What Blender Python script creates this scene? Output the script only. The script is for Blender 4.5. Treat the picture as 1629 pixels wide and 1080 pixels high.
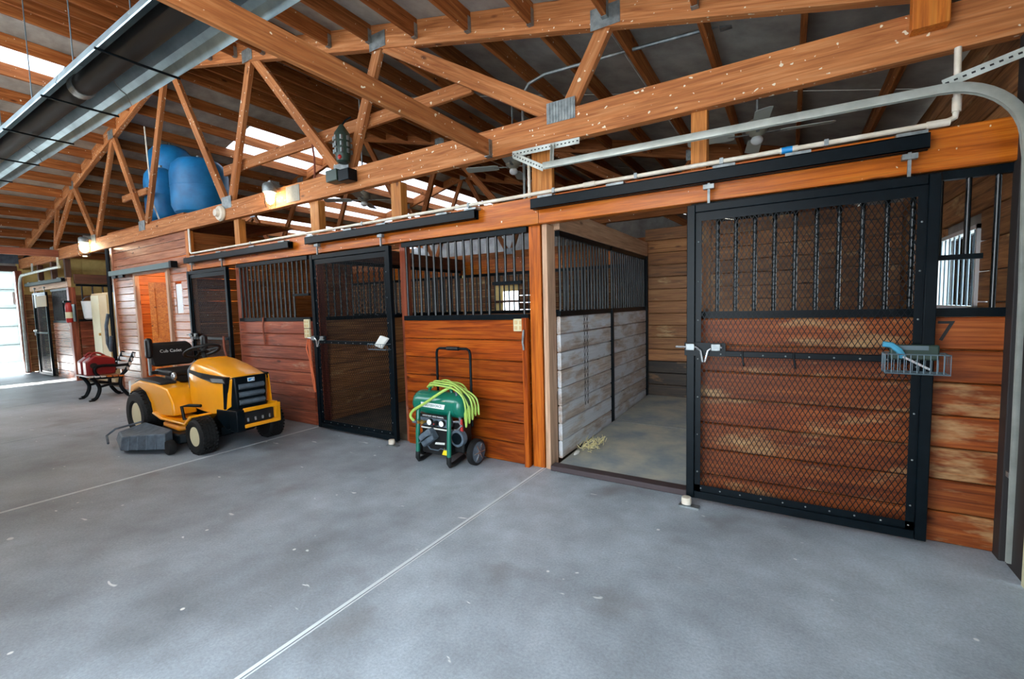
import bpy, bmesh, math, random
from mathutils import Vector, Matrix
random.seed(7)
for o in list(bpy.data.objects): bpy.data.objects.remove(o)
sc = bpy.context.scene
COL = sc.collection
# ------------------------------------------------------------------ camera
yaw, pitch, roll, fpx = .5528, .0739, -.0251, 713.9
W, H = 1629, 1080
cam = bpy.data.cameras.new('camera'); cam.sensor_fit = 'HORIZONTAL'; cam.sensor_width = 36.0
cam.lens = 36.0*fpx/W; cam.clip_start = .05; cam.clip_end = 300
co = bpy.data.objects.new('camera', cam); COL.objects.link(co); sc.camera = co
dv = Vector((-math.sin(yaw)*math.cos(pitch), math.cos(yaw)*math.cos(pitch), -math.sin(pitch)))
rv = Vector((math.cos(yaw), math.sin(yaw), 0)); uv_ = rv.cross(dv)
R_ = math.cos(roll)*rv+math.sin(roll)*uv_; U_ = -math.sin(roll)*rv+math.cos(roll)*uv_
co.matrix_world = Matrix(((R_.x, U_.x, -dv.x, 2.016), (R_.y, U_.y, -dv.y, -3.575), (R_.z, U_.z, -dv.z, 1.5), (0, 0, 0, 1)))
# ------------------------------------------------------------------ world, exposure
w = bpy.data.worlds.new('sky'); sc.world = w; w.use_nodes = True
bg = w.node_tree.nodes['Background']; bg.inputs[0].default_value = (.78, .90, 1.0, 1); bg.inputs[1].default_value = 1.0
vs = sc.view_settings; vs.view_transform = 'Standard'; vs.look = 'None'; vs.gamma = 1; vs.use_curve_mapping = False
vs.exposure = 3.5
sn = bpy.data.lights.new('sun', 'SUN'); sn.energy = 3.5; sn.angle = math.radians(1.5); sn.color = (1, .95, .88)
so_ = bpy.data.objects.new('sun', sn); COL.objects.link(so_); so_.rotation_euler = Vector((1.0, .12, -.62)).to_track_quat('-Z', 'Y').to_euler()
# ------------------------------------------------------------------ materials
def lin(c):
    c = c/255
    return c/12.92 if c <= .04045 else ((c+.055)/1.055)**2.4
def rgb(r, g, b): return (lin(r), lin(g), lin(b), 1)
def newmat(name):
    m = bpy.data.materials.new(name); m.use_nodes = True
    return m, m.node_tree, m.node_tree.nodes['Principled BSDF']
def N(nt, t, **k):
    n = nt.nodes.new(t)
    for a, b in k.items():
        if a.startswith('i_'):
            s = a[2:]; n.inputs[int(s) if s.isdigit() else s].default_value = b
        else: setattr(n, a, b)
    return n
def ramp(nt, stops):
    r = nt.nodes.new('ShaderNodeValToRGB'); e = r.color_ramp.elements
    e[0].position, e[0].color = stops[0]; e[1].position, e[1].color = stops[1]
    for p, c in stops[2:]:
        x = e.new(p); x.color = c
    return r
def mixc(nt, a, b, fac, blend='MIX'):
    m = nt.nodes.new('ShaderNodeMix'); m.data_type = 'RGBA'; m.blend_type = blend
    for s, v in ((0, fac), (6, a), (7, b)):
        if hasattr(v, 'is_linked'): nt.links.new(v, m.inputs[s])
        else: m.inputs[s].default_value = v
    return m.outputs[2]
def objvec(nt, scale):
    tc = N(nt, 'ShaderNodeTexCoord'); oi = N(nt, 'ShaderNodeObjectInfo')
    mu = N(nt, 'ShaderNodeMath', operation='MULTIPLY', i_1=37.0); nt.links.new(oi.outputs['Random'], mu.inputs[0])
    ad = N(nt, 'ShaderNodeVectorMath', operation='ADD'); nt.links.new(tc.outputs['Object'], ad.inputs[0]); nt.links.new(mu.outputs[0], ad.inputs[1])
    mp = N(nt, 'ShaderNodeMapping'); mp.inputs['Scale'].default_value = scale; nt.links.new(ad.outputs[0], mp.inputs[0])
    return mp.outputs[0], oi.outputs['Random'], ad.outputs[0]
def wood(name, dark, mid, light, rough=.5, worn=None, wthr=.6, var=.35, speck=0, spec=.5, coat=0):
    m, nt, b = newmat(name); L = nt.links
    v, rnd, raw = objvec(nt, (.8, 15, 15))
    n = N(nt, 'ShaderNodeTexNoise', i_Scale=1.6, i_Detail=6, i_Roughness=.6, i_Distortion=1.2); L.new(v, n.inputs['Vector'])
    r = ramp(nt, [(.28, dark), (.72, light), (.5, mid)]); L.new(n.outputs[0], r.inputs[0])
    mp2 = N(nt, 'ShaderNodeMapping'); mp2.inputs['Scale'].default_value = (1.6, 55, 55); L.new(raw, mp2.inputs[0])
    n2 = N(nt, 'ShaderNodeTexNoise', i_Scale=2.0, i_Detail=3); L.new(mp2.outputs[0], n2.inputs['Vector'])
    fr = ramp(nt, [(.3, (.76, .75, .74, 1)), (.65, (1.07, 1.07, 1.07, 1))]); L.new(n2.outputs[0], fr.inputs[0])
    c = mixc(nt, r.outputs[0], fr.outputs[0], 1.0, 'MULTIPLY')
    # knots
    mk = N(nt, 'ShaderNodeMapping'); mk.inputs['Scale'].default_value = (1.6, 4.5, 4.5); L.new(raw, mk.inputs[0])
    vo = N(nt, 'ShaderNodeTexVoronoi', i_Scale=1.0); L.new(mk.outputs[0], vo.inputs['Vector'])
    kr = ramp(nt, [(.05, (.18, .12, .1, 1)), (.1, (1, 1, 1, 1))]); L.new(vo.outputs['Distance'], kr.inputs[0])
    c = mixc(nt, c, kr.outputs[0], .85, 'MULTIPLY')
    mr = N(nt, 'ShaderNodeMapRange', i_3=1-var, i_4=1+var*.7); L.new(rnd, mr.inputs[0])
    hv = N(nt, 'ShaderNodeHueSaturation'); L.new(mr.outputs[0], hv.inputs['Value']); L.new(c, hv.inputs['Color']); c = hv.outputs[0]
    ro = None
    if worn:
        mw = N(nt, 'ShaderNodeMapping'); mw.inputs['Scale'].default_value = (1.5, 5, 5); L.new(raw, mw.inputs[0])
        nw = N(nt, 'ShaderNodeTexNoise', i_Scale=1.1, i_Detail=5, i_Roughness=.65); L.new(mw.outputs[0], nw.inputs['Vector'])
        wr = ramp(nt, [(wthr-.06, (0, 0, 0, 1)), (wthr+.07, (1, 1, 1, 1))]); L.new(nw.outputs[0], wr.inputs[0])
        wc = mixc(nt, worn, fr.outputs[0], .6, 'MULTIPLY')
        c = mixc(nt, c, wc, wr.outputs[0])
    if speck:
        ns = N(nt, 'ShaderNodeTexNoise', i_Scale=26, i_Detail=1); L.new(raw, ns.inputs['Vector'])
        sr = ramp(nt, [(speck, (0, 0, 0, 1)), (speck+.03, (1, 1, 1, 1))]); L.new(ns.outputs[0], sr.inputs[0])
        c = mixc(nt, c, rgb(226, 214, 190), sr.outputs[0])
    L.new(c, b.inputs['Base Color']); b.inputs['Roughness'].default_value = rough
    b.inputs['Specular IOR Level'].default_value = spec
    if coat: b.inputs['Coat Weight'].default_value = coat; b.inputs['Coat Roughness'].default_value = .25
    bp = N(nt, 'ShaderNodeBump', i_Strength=.25, i_Distance=.004); L.new(n2.outputs[0], bp.inputs['Height']); L.new(bp.outputs[0], b.inputs['Normal'])
    return m
def plain(name, col, rough=.5, metal=0, noise=.0, nscale=8, spec=.5, col2=None, bump=0, coat=0):
    m, nt, b = newmat(name); L = nt.links
    b.inputs['Roughness'].default_value = rough; b.inputs['Metallic'].default_value = metal; b.inputs['Specular IOR Level'].default_value = spec
    if coat: b.inputs['Coat Weight'].default_value = coat; b.inputs['Coat Roughness'].default_value = .1
    tc = N(nt, 'ShaderNodeTexCoord')
    n = N(nt, 'ShaderNodeTexNoise', i_Scale=nscale, i_Detail=5, i_Roughness=.6); L.new(tc.outputs['Object'], n.inputs['Vector'])
    k = noise if noise else .06
    c2 = col2 or tuple(x*(1-k) for x in col[:3])+(1,)
    r = ramp(nt, [(.35, c2), (.65, col)]); L.new(n.outputs[0], r.inputs[0]); L.new(r.outputs[0], b.inputs['Base Color'])
    if bump:
        bp = N(nt, 'ShaderNodeBump', i_Strength=bump, i_Distance=.003); L.new(n.outputs[0], bp.inputs['Height']); L.new(bp.outputs[0], b.inputs['Normal'])
    return m
def glow(name, col, s):
    m, nt, b = newmat(name); b.inputs['Base Color'].default_value = col
    b.inputs['Emission Color'].default_value = col; b.inputs['Emission Strength'].default_value = s
    return m
M = {}
M['stain'] = wood('stained_wood', rgb(84, 28, 3), rgb(144, 62, 11), rgb(178, 94, 24), .38, spec=.25, var=.28)
M['stain_worn'] = wood('stained_wood_worn', rgb(92, 38, 10), rgb(146, 70, 24), rgb(176, 100, 44), .5, worn=rgb(186, 146, 100), wthr=.6, var=.2, spec=.3)
M['red_wood'] = wood('red_brown_wood', rgb(84, 36, 22), rgb(134, 66, 44), rgb(164, 94, 66), .42, worn=rgb(168, 138, 118), wthr=.66, var=.25, spec=.35)
M['siding'] = wood('siding_wood', rgb(124, 68, 46), rgb(164, 100, 70), rgb(192, 132, 100), .26, var=.15, spec=.8)
M['beam'] = wood('beam_wood', rgb(140, 80, 42), rgb(178, 112, 64), rgb(198, 138, 90), .65, speck=.70, var=.12, spec=.25)
M['header'] = wood('header_wood', rgb(140, 64, 10), rgb(188, 98, 22), rgb(210, 126, 42), .3, speck=.75, var=.1, spec=.3)
M['purlin'] = wood('purlin_wood', rgb(112, 60, 26), rgb(156, 90, 44), rgb(182, 120, 70), .7, speck=.76, var=.28, spec=.2)
M['post'] = wood('post_wood', rgb(146, 84, 30), rgb(188, 118, 52), rgb(208, 146, 80), .55, var=.15, spec=.3)
M['post_red'] = wood('door_post_wood', rgb(134, 60, 8), rgb(184, 92, 16), rgb(206, 118, 34), .4, var=.1, spec=.3)
M['pale'] = wood('pale_wood', rgb(150, 114, 88), rgb(190, 150, 120), rgb(210, 174, 144), .6, var=.1)
M['inner'] = wood('stall_interior_wood', rgb(92, 56, 30), rgb(158, 104, 60), rgb(186, 134, 84), .65, worn=rgb(206, 172, 122), wthr=.66, var=.28)
M['gray_wood'] = wood('scuffed_gray_wood_lit', rgb(140, 122, 110), rgb(182, 164, 150), rgb(202, 188, 176), .5, worn=rgb(204, 206, 210), wthr=.5, var=.1)  # scuffed gray, raised towards bluish white to stand in for window light
M['orange_wood'] = wood('orange_pine', rgb(150, 72, 16), rgb(196, 108, 30), rgb(214, 138, 54), .5, var=.15)
M['black'] = plain('black_steel', rgb(4, 12, 17), .36, 0, spec=.14, col2=rgb(7, 17, 23), nscale=20)
M['bar'] = plain('black_round_bar', rgb(3, 10, 14), .26, 0, spec=.6, col2=rgb(6, 14, 19), nscale=20)
M['black_m'] = plain('black_plastic', rgb(12, 13, 15), .5)
M['galv'] = plain('galvanized_steel', rgb(150, 156, 156), .45, .6, col2=rgb(112, 118, 120), nscale=14)
M['track_w'] = plain('white_painted_steel', rgb(196, 202, 196), .4, .2, col2=rgb(160, 164, 156), nscale=10)
M['galv_l'] = plain('track_steel', rgb(190, 194, 186), .4, .5, col2=rgb(164, 168, 160), nscale=6)
M['pvc'] = plain('pvc', rgb(226, 218, 204), .4, col2=rgb(204, 192, 172))
M['hood'] = plain('reflector_aluminium', rgb(160, 182, 190), .4, .7, col2=rgb(130, 150, 158), nscale=3)
M['hood_out'] = plain('hood_back_steel', rgb(96, 112, 112), .5, .4)
M['tube'] = plain('sooty_tube', rgb(14, 11, 11), .7, noise=.3)
M['blue'] = plain('blue_tank_paint', rgb(20, 126, 186), .45, col2=rgb(14, 100, 154), nscale=4)
M['yellow'] = plain('yellow_paint', rgb(238, 158, 14), .3, coat=.4, noise=.05)
M['rubber'] = plain('rubber', rgb(12, 13, 14), .7, col2=rgb(18, 19, 21), nscale=30, spec=.35)
M['plate'] = plain('dull_zinc', rgb(150, 150, 144), .8, 0, col2=rgb(128, 128, 124), nscale=14, spec=.2)
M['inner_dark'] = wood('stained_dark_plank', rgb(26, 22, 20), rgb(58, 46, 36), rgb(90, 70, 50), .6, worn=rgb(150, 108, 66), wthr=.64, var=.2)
M['cream'] = plain('cream_rim', rgb(206, 196, 160), .5)
M['gray_pl'] = plain('gray_plastic', rgb(88, 102, 114), .6, col2=rgb(62, 72, 82), nscale=12)
M['seat'] = plain('seat_vinyl', rgb(14, 15, 18), .42)
M['lens'] = plain('headlight_lens', rgb(120, 124, 124), .12, spec=.8)
M['logo_b'] = plain('logo_blue', rgb(30, 140, 210), .4)
M['white'] = plain('white_paint', rgb(230, 232, 232), .5)
M['green'] = plain('green_paint', rgb(4, 106, 86), .28, coat=.4)
M['hose'] = plain('lime_hose', rgb(166, 198, 92), .45)
M['brass'] = plain('brass', rgb(206, 160, 80), .35, .8)
M['chrome'] = plain('chrome', rgb(190, 194, 198), .25, .8)
M['yl'] = plain('warning_yellow', rgb(240, 214, 40), .5)
M['orange'] = plain('orange_label', rgb(226, 140, 30), .5)
M['cord'] = plain('orange_cord', rgb(200, 96, 50), .6)
M['red_pl'] = plain('red_plastic', rgb(124, 14, 18), .35, spec=.6)
M['red'] = plain('red_enamel', rgb(168, 34, 30), .35)
M['tan'] = plain('tan_enamel', rgb(196, 168, 122), .5)
M['tan2'] = plain('pale_enamel', rgb(214, 206, 170), .45)
M['outlet'] = plain('ivory_plastic', rgb(206, 196, 156), .5)
M['paper'] = plain('paper', rgb(222, 222, 216), .7)
M['cardboard'] = plain('board_back', rgb(168, 148, 116), .7)
M['rope'] = plain('brown_rope', rgb(140, 74, 52), .8)
M['mat'] = plain('dirty_rubber_mat', rgb(180, 172, 154), .8, col2=rgb(128, 138, 142), nscale=2.6, bump=.5)
M['dirt'] = plain('dirt', rgb(96, 78, 58), .95, col2=rgb(52, 44, 36), nscale=3, bump=.5)
M['straw'] = plain('straw', rgb(226, 214, 160), .8)
M['sheet'] = plain('roof_sheet_underside', rgb(170, 168, 160), .7, col2=rgb(136, 132, 126), nscale=3)
M['sheet_l'] = plain('pale_roof_sheet', rgb(176, 170, 162), .7, col2=rgb(138, 132, 124), nscale=3)
M['door_w'] = plain('overhead_door_white', rgb(196, 206, 206), .45)
M['gold'] = plain('wall_panel', rgb(232, 206, 130), .6, col2=rgb(220, 192, 116))
M['darkwood'] = wood('dark_batten_wood', rgb(50, 26, 16), rgb(84, 46, 28), rgb(104, 62, 40), .6)
M['ground'] = plain('gravel', rgb(196, 192, 184), .9, noise=.15)
M['sill'] = plain('sill_angle', rgb(64, 52, 54), .6)
M['sponge'] = plain('blue_grip', rgb(70, 150, 180), .5)
M['wire'] = plain('wire', rgb(92, 108, 116), .45, .4)
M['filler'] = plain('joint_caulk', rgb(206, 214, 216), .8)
M['filler_d'] = plain('dark_joint_filler', rgb(40, 44, 48), .9)  # dark filler of the far floor joints
M['fan'] = plain('fan_blade', rgb(196, 204, 196), .5)
M['fanm'] = plain('fan_motor', rgb(150, 146, 130), .45, .3)
M['olive'] = plain('olive_enamel', rgb(44, 62, 54), .4)
M['bulb'] = glow('lit_bulb', (1, .82, .55, 1), 9)
M['skirt'] = plain('dark_skirt', rgb(40, 36, 36), .6)
def translucent(name, col):
    m = bpy.data.materials.new(name); m.use_nodes = True; nt = m.node_tree; nt.nodes.clear()
    o = N(nt, 'ShaderNodeOutputMaterial'); t = N(nt, 'ShaderNodeBsdfTranslucent'); d = N(nt, 'ShaderNodeBsdfDiffuse'); x = N(nt, 'ShaderNodeMixShader')
    tc = N(nt, 'ShaderNodeTexCoord'); n = N(nt, 'ShaderNodeTexNoise', i_Scale=3.0); nt.links.new(tc.outputs['Object'], n.inputs['Vector'])
    r = ramp(nt, [(.3, tuple(c*.85 for c in col[:3])+(1,)), (.7, col)]); nt.links.new(n.outputs[0], r.inputs[0])
    nt.links.new(r.outputs[0], t.inputs[0]); d.inputs[0].default_value = col; x.inputs[0].default_value = .25
    nt.links.new(t.outputs[0], x.inputs[1]); nt.links.new(d.outputs[0], x.inputs[2]); nt.links.new(x.outputs[0], o.inputs[0])
    return m
M['sky_panel'] = translucent('skylight_sheet', rgb(200, 206, 216))
M['door_t'] = translucent('translucent_door', rgb(160, 170, 172))
def glassm():
    m, nt, b = newmat('clear_glass')
    tr = N(nt, 'ShaderNodeBsdfTransparent'); gl = N(nt, 'ShaderNodeBsdfGlossy', i_Roughness=.05); fr = N(nt, 'ShaderNodeFresnel', i_IOR=1.12); x = N(nt, 'ShaderNodeMixShader')
    tr.inputs[0].default_value = (.95, .97, .97, 1)
    nt.links.new(fr.outputs[0], x.inputs[0]); nt.links.new(tr.outputs[0], x.inputs[1]); nt.links.new(gl.outputs[0], x.inputs[2])
    nt.links.new(x.outputs[0], nt.nodes['Material Output'].inputs[0])
    return m
M['glass'] = glassm()
def concrete():
    m, nt, b = newmat('concrete'); L = nt.links
    ge = N(nt, 'ShaderNodeNewGeometry')
    n1 = N(nt, 'ShaderNodeTexNoise', i_Scale=.55, i_Detail=4, i_Roughness=.6); L.new(ge.outputs['Position'], n1.inputs['Vector'])
    r1 = ramp(nt, [(.32, rgb(126, 133, 140)), (.68, rgb(178, 190, 200))]); L.new(n1.outputs[0], r1.inputs[0])
    n2 = N(nt, 'ShaderNodeTexNoise', i_Scale=75, i_Detail=4, i_Roughness=.75); L.new(ge.outputs['Position'], n2.inputs['Vector'])
    r2 = ramp(nt, [(.3, (.74, .74, .74, 1)), (.7, (1.12, 1.12, 1.12, 1))]); L.new(n2.outputs[0], r2.inputs[0])
    n6 = N(nt, 'ShaderNodeTexNoise', i_Scale=4.5, i_Detail=6, i_Roughness=.7); L.new(ge.outputs['Position'], n6.inputs['Vector'])
    r6 = ramp(nt, [(.3, (.84, .83, .82, 1)), (.7, (1.1, 1.1, 1.1, 1))]); L.new(n6.outputs[0], r6.inputs[0])
    c = mixc(nt, r1.outputs[0], r2.outputs[0], 1, 'MULTIPLY')
    c = mixc(nt, c, r6.outputs[0], 1, 'MULTIPLY')
    mp = N(nt, 'ShaderNodeMapping'); mp.inputs['Scale'].default_value = (1.0, 2.2, 1); L.new(ge.outputs['Position'], mp.inputs[0])
    n3 = N(nt, 'ShaderNodeTexNoise', i_Scale=5.5, i_Detail=2, i_Roughness=.5, i_Distortion=.5); L.new(mp.outputs[0], n3.inputs['Vector'])
    r3 = ramp(nt, [(.725, (0, 0, 0, 1)), (.745, (1, 1, 1, 1))]); L.new(n3.outputs[0], r3.inputs[0])
    c = mixc(nt, c, rgb(214, 218, 218), r3.outputs[0])
    vo = N(nt, 'ShaderNodeTexVoronoi', i_Scale=3.3, i_Randomness=1); L.new(ge.outputs['Position'], vo.inputs['Vector'])
    r4 = ramp(nt, [(.028, (1, 1, 1, 1)), (.04, (0, 0, 0, 1))]); L.new(vo.outputs['Distance'], r4.inputs[0])
    c = mixc(nt, c, rgb(220, 222, 220), r4.outputs[0])
    n5 = N(nt, 'ShaderNodeTexNoise', i_Scale=1.7, i_Detail=3); L.new(ge.outputs['Position'], n5.inputs['Vector'])
    r5 = ramp(nt, [(.6, (0, 0, 0, 1)), (.78, (.55, .55, .55, 1))]); L.new(n5.outputs[0], r5.inputs[0])
    c = mixc(nt, c, rgb(96, 84, 74), r5.outputs[0])
    L.new(c, b.inputs['Base Color'])
    rr = N(nt, 'ShaderNodeMapRange', i_3=.42, i_4=.62); L.new(n1.outputs[0], rr.inputs[0]); L.new(rr.outputs[0], b.inputs['Roughness'])
    bp = N(nt, 'ShaderNodeBump', i_Strength=.12, i_Distance=.003); L.new(n2.outputs[0], bp.inputs['Height']); L.new(bp.outputs[0], b.inputs['Normal'])
    return m
M['concrete'] = concrete()
# ------------------------------------------------------------------ geometry helpers
ORG = {}
def org(p): return ORG.get(p.name, Vector((0, 0, 0))) if p else Vector((0, 0, 0))
def tag(o, label=None, cat=None, group=None, kind=None):
    if label: o['label'] = label
    if cat: o['category'] = cat
    if group: o['group'] = group
    if kind: o['kind'] = kind
    return o
def thing(name, label, cat, loc, group=None):
    o = bpy.data.objects.new(name, None); COL.objects.link(o); o.location = loc; o.empty_display_size = .1
    ORG[o.name] = Vector(loc); return tag(o, label, cat, group)
def struct(name, loc=(0, 0, 0)):
    o = bpy.data.objects.new(name, None); COL.objects.link(o); o.location = loc; o['kind'] = 'structure'; o.empty_display_size = .1
    ORG[o.name] = Vector(loc); return o
def frame(p0, p1, up=Vector((0, 0, 1))):
    x = (Vector(p1)-Vector(p0)); l = x.length; x.normalize()
    if abs(x.dot(up)) > .99: up = Vector((0, 1, 0))
    y = up.cross(x).normalized(); z = x.cross(y)
    return Matrix((x, y, z)).transposed(), l
class G:
    def __init__(s): s.v = []; s.f = []
    def add(s, vs, fs):
        n = len(s.v); s.v += [Vector(a) for a in vs]; s.f += [[n+i for i in f] for f in fs]; return s
    def box(s, x0, x1, y0, y1, z0, z1):
        return s.add([(x, y, z) for x in (x0, x1) for y in (y0, y1) for z in (z0, z1)],
                     [(0, 1, 3, 2), (4, 6, 7, 5), (0, 4, 5, 1), (2, 3, 7, 6), (0, 2, 6, 4), (1, 5, 7, 3)])
    def bar(s, p0, p1, w, h=None, up=Vector((0, 0, 1))):
        h = h or w; m, l = frame(p0, p1, up); p0 = Vector(p0)
        q = G().box(0, l, -w/2, w/2, -h/2, h/2)
        return s.add([p0+m@a for a in q.v], q.f)
    def cyl(s, p0, p1, r0, r1=None, n=12):
        r1 = r0 if r1 is None else r1; m, l = frame(p0, p1); p0 = Vector(p0); vs = []
        for k, (r, t) in enumerate(((r0, 0), (r1, l))):
            for i in range(n):
                a = 2*math.pi*i/n; vs.append(p0+m@Vector((t, r*math.cos(a), r*math.sin(a))))
        fs = [(i, (i+1) % n, n+(i+1) % n, n+i) for i in range(n)]+[tuple(range(n))[::-1], tuple(range(n, 2*n))]
        return s.add(vs, fs)
    def tube(s, pts, r, n=6, closed=False):
        pts = [Vector(p) for p in pts]; k = len(pts); vs = []; prev = None
        for i in range(k):
            a = pts[(i-1) % k] if (i > 0 or closed) else pts[0]; b = pts[(i+1) % k] if (i < k-1 or closed) else pts[-1]
            t = (b-a).normalized()
            if prev is None:
                u = t.cross(Vector((0, 0, 1)))
                if u.length < .05: u = t.cross(Vector((0, 1, 0)))
            else: u = prev-t*prev.dot(t)
            u.normalize(); prev = u; v = t.cross(u)
            vs += [pts[i]+r*(math.cos(2*math.pi*j/n)*u+math.sin(2*math.pi*j/n)*v) for j in range(n)]
        fs = []
        for i in range(k if closed else k-1):
            q = (i+1) % k
            fs += [(i*n+j, i*n+(j+1) % n, q*n+(j+1) % n, q*n+j) for j in range(n)]
        if not closed: fs += [tuple(range(n))[::-1], tuple((k-1)*n+j for j in range(n))]
        return s.add(vs, fs)
    def lathe(s, prof, c, axis='Z', n=24):
        c = Vector(c); vs = []; fs = []
        for (r, h) in prof:
            for i in range(n):
                a = 2*math.pi*i/n; x, y = r*math.cos(a), r*math.sin(a)
                vs.append(c+(Vector((x, y, h)) if axis == 'Z' else Vector((x, h, y)) if axis == 'Y' else Vector((h, x, y))))
        for k in range(len(prof)-1):
            fs += [(k*n+i, k*n+(i+1) % n, (k+1)*n+(i+1) % n, (k+1)*n+i) for i in range(n)]
        fs += [tuple(range(n))[::-1], tuple((len(prof)-1)*n+i for i in range(n))]
        return s.add(vs, fs)
    def prism(s, poly, a, b, axis='Y'):
        # poly in the other two axes (x,z) for Y, (x,y) for Z, (y,z) for X
        f = (lambda p, t: (p[0], t, p[1])) if axis == 'Y' else (lambda p, t: (p[0], p[1], t)) if axis == 'Z' else (lambda p, t: (t, p[0], p[1]))
        n = len(poly)
        return s.add([f(p, a) for p in poly]+[f(p, b) for p in poly], [(i, (i+1) % n, n+(i+1) % n, n+i) for i in range(n)]+[tuple(range(n))[::-1], tuple(range(n, 2*n))])
    def loft(s, rings, cap=True):
        n = len(rings[0]); vs = [p for r in rings for p in r]
        fs = [(k*n+i, k*n+(i+1) % n, (k+1)*n+(i+1) % n, (k+1)*n+i) for k in range(len(rings)-1) for i in range(n)]
        if cap: fs += [tuple(range(n))[::-1], tuple((len(rings)-1)*n+i for i in range(n))]
        return s.add(vs, fs)
    def ell(s, c, r, n=16, k=10):
        c = Vector(c); pr = [(math.sin(math.pi*i/k), -math.cos(math.pi*i/k)) for i in range(k+1)]
        vs = []; fs = []
        for (q, h) in pr:
            for i in range(n):
                a = 2*math.pi*i/n; vs.append(c+Vector((r[0]*max(q, .002)*math.cos(a), r[1]*max(q, .002)*math.sin(a), r[2]*h)))
        for j in range(k): fs += [(j*n+i, j*n+(i+1) % n, (j+1)*n+(i+1) % n, (j+1)*n+i) for i in range(n)]
        return s.add(vs, fs)
    def mesh(s, name, m, smooth=False, o=Vector((0, 0, 0))):
        me = bpy.data.meshes.new(name); me.from_pydata([tuple(a-o) for a in s.v], [], s.f)
        bm = bmesh.new(); bm.from_mesh(me); bmesh.ops.recalc_face_normals(bm, faces=bm.faces); bm.to_mesh(me); bm.free()
        me.materials.append(M[m])
        if smooth:
            me.polygons.foreach_set('use_smooth', [True]*len(me.polygons)); me.set_sharp_from_angle(angle=math.radians(38))
        return me
    def obj(s, name, m, parent=None, smooth=False, bevel=0, seg=2):
        o = bpy.data.objects.new(name, s.mesh(name, m, smooth, org(parent))); COL.objects.link(o)
        if parent: o.parent = parent
        ORG[o.name] = org(parent)
        if bevel:
            b = o.modifiers.new('bevel', 'BEVEL'); b.width = bevel; b.segments = seg; b.limit_method = 'ANGLE'; b.angle_limit = math.radians(35)
            if not smooth: o.data.polygons.foreach_set('use_smooth', [True]*len(o.data.polygons)); o.data.set_sharp_from_angle(angle=math.radians(30))
        return o
CACHE = {}
def beam(name, p0, p1, wd, ht, m, parent=None, up=Vector((0, 0, 1)), ch=.004):
    """chamfered timber whose local X runs along its length; wd across, ht along up"""
    R, l = frame(p0, p1, up); key = (round(l, 3), round(wd, 4), round(ht, 4), m)
    if key not in CACHE:
        a, b = wd/2, ht/2; c = min(ch, a*.4, b*.4)
        poly = [(-a+c, -b), (a-c, -b), (a, -b+c), (a, b-c), (a-c, b), (-a+c, b), (-a, b-c), (-a, -b+c)]
        CACHE[key] = G().prism(poly, -l/2, l/2, 'X').mesh(name, m)
    o = bpy.data.objects.new(name, CACHE[key]); COL.objects.link(o)
    c = (Vector(p0)+Vector(p1))/2-org(parent)
    if parent: o.parent = parent
    o.matrix_basis = Matrix.Translation(c)@R.to_4x4()
    return o
def rod(name, p0, p1, r, m, parent=None, n=8):
    R, l = frame(p0, p1); key = ('rod', round(l, 3), r, m, n)
    if key not in CACHE: CACHE[key] = G().cyl((-l/2, 0, 0), (l/2, 0, 0), r, n=n).mesh(name, m, True)
    o = bpy.data.objects.new(name, CACHE[key]); COL.objects.link(o)
    if parent: o.parent = parent
    o.matrix_basis = Matrix.Translation((Vector(p0)+Vector(p1))/2-org(parent))@R.to_4x4()
    return o
def text(name, body, size, m, parent, loc, rot, depth=.001):
    c = bpy.data.curves.new(name, 'FONT'); c.body = body; c.size = size; c.extrude = depth; c.align_x = 'CENTER'; c.align_y = 'CENTER'; c.resolution_u = 3
    t = bpy.data.objects.new('tmp', c); COL.objects.link(t)
    me = bpy.data.meshes.new_from_object(t.evaluated_get(bpy.context.evaluated_depsgraph_get())); bpy.data.objects.remove(t)
    me.materials.clear(); me.materials.append(M[m])
    o = bpy.data.objects.new(name, me); COL.objects.link(o)
    if parent: o.parent = parent
    o.location = Vector(loc)-org(parent); o.rotation_euler = rot
    return o
def arc(c, r, a0, a1, n, f): return [f(c, r, math.radians(a0+(a1-a0)*i/n)) for i in range(n+1)]
# ================================================================== SETTING
XL, XR, YB = -16.0, 3.12, 11.7
def roofz(x): return 5.69-.243*abs(x+6.6)          # underside of the roof sheets
# ---- outside ground
gr = G().box(-60, 40, -45, 45, -.2, -.06).obj('ground', 'ground'); gr['kind'] = 'structure'
# ---- floor: concrete slabs between joints
fl = struct('floor')
JX = [-19.0, -15.7, -12.45, -9.25, -6.06, -3.16, .127, 3.3]
for i in range(len(JX)-1):
    a, b = JX[i]+.005, JX[i+1]-.005
    G().box(a, b, -12, .06, -.15, 0).obj('slab', 'concrete', fl, bevel=.004, seg=1)
for i, x in enumerate(JX[1:-1]):
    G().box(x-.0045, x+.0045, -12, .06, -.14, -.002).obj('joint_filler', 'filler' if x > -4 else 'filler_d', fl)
G().box(.118-.02, .118, -12, .05, -.001, .0006).obj('caulk_smear', 'filler', fl)
G().box(-3.19, -3.165, -12, .05, -.001, .0006).obj('caulk_smear', 'filler', fl)
G().box(XL, XR, .06, 11.7, -.15, .0).obj('base_slab', 'dirt', fl)
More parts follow.
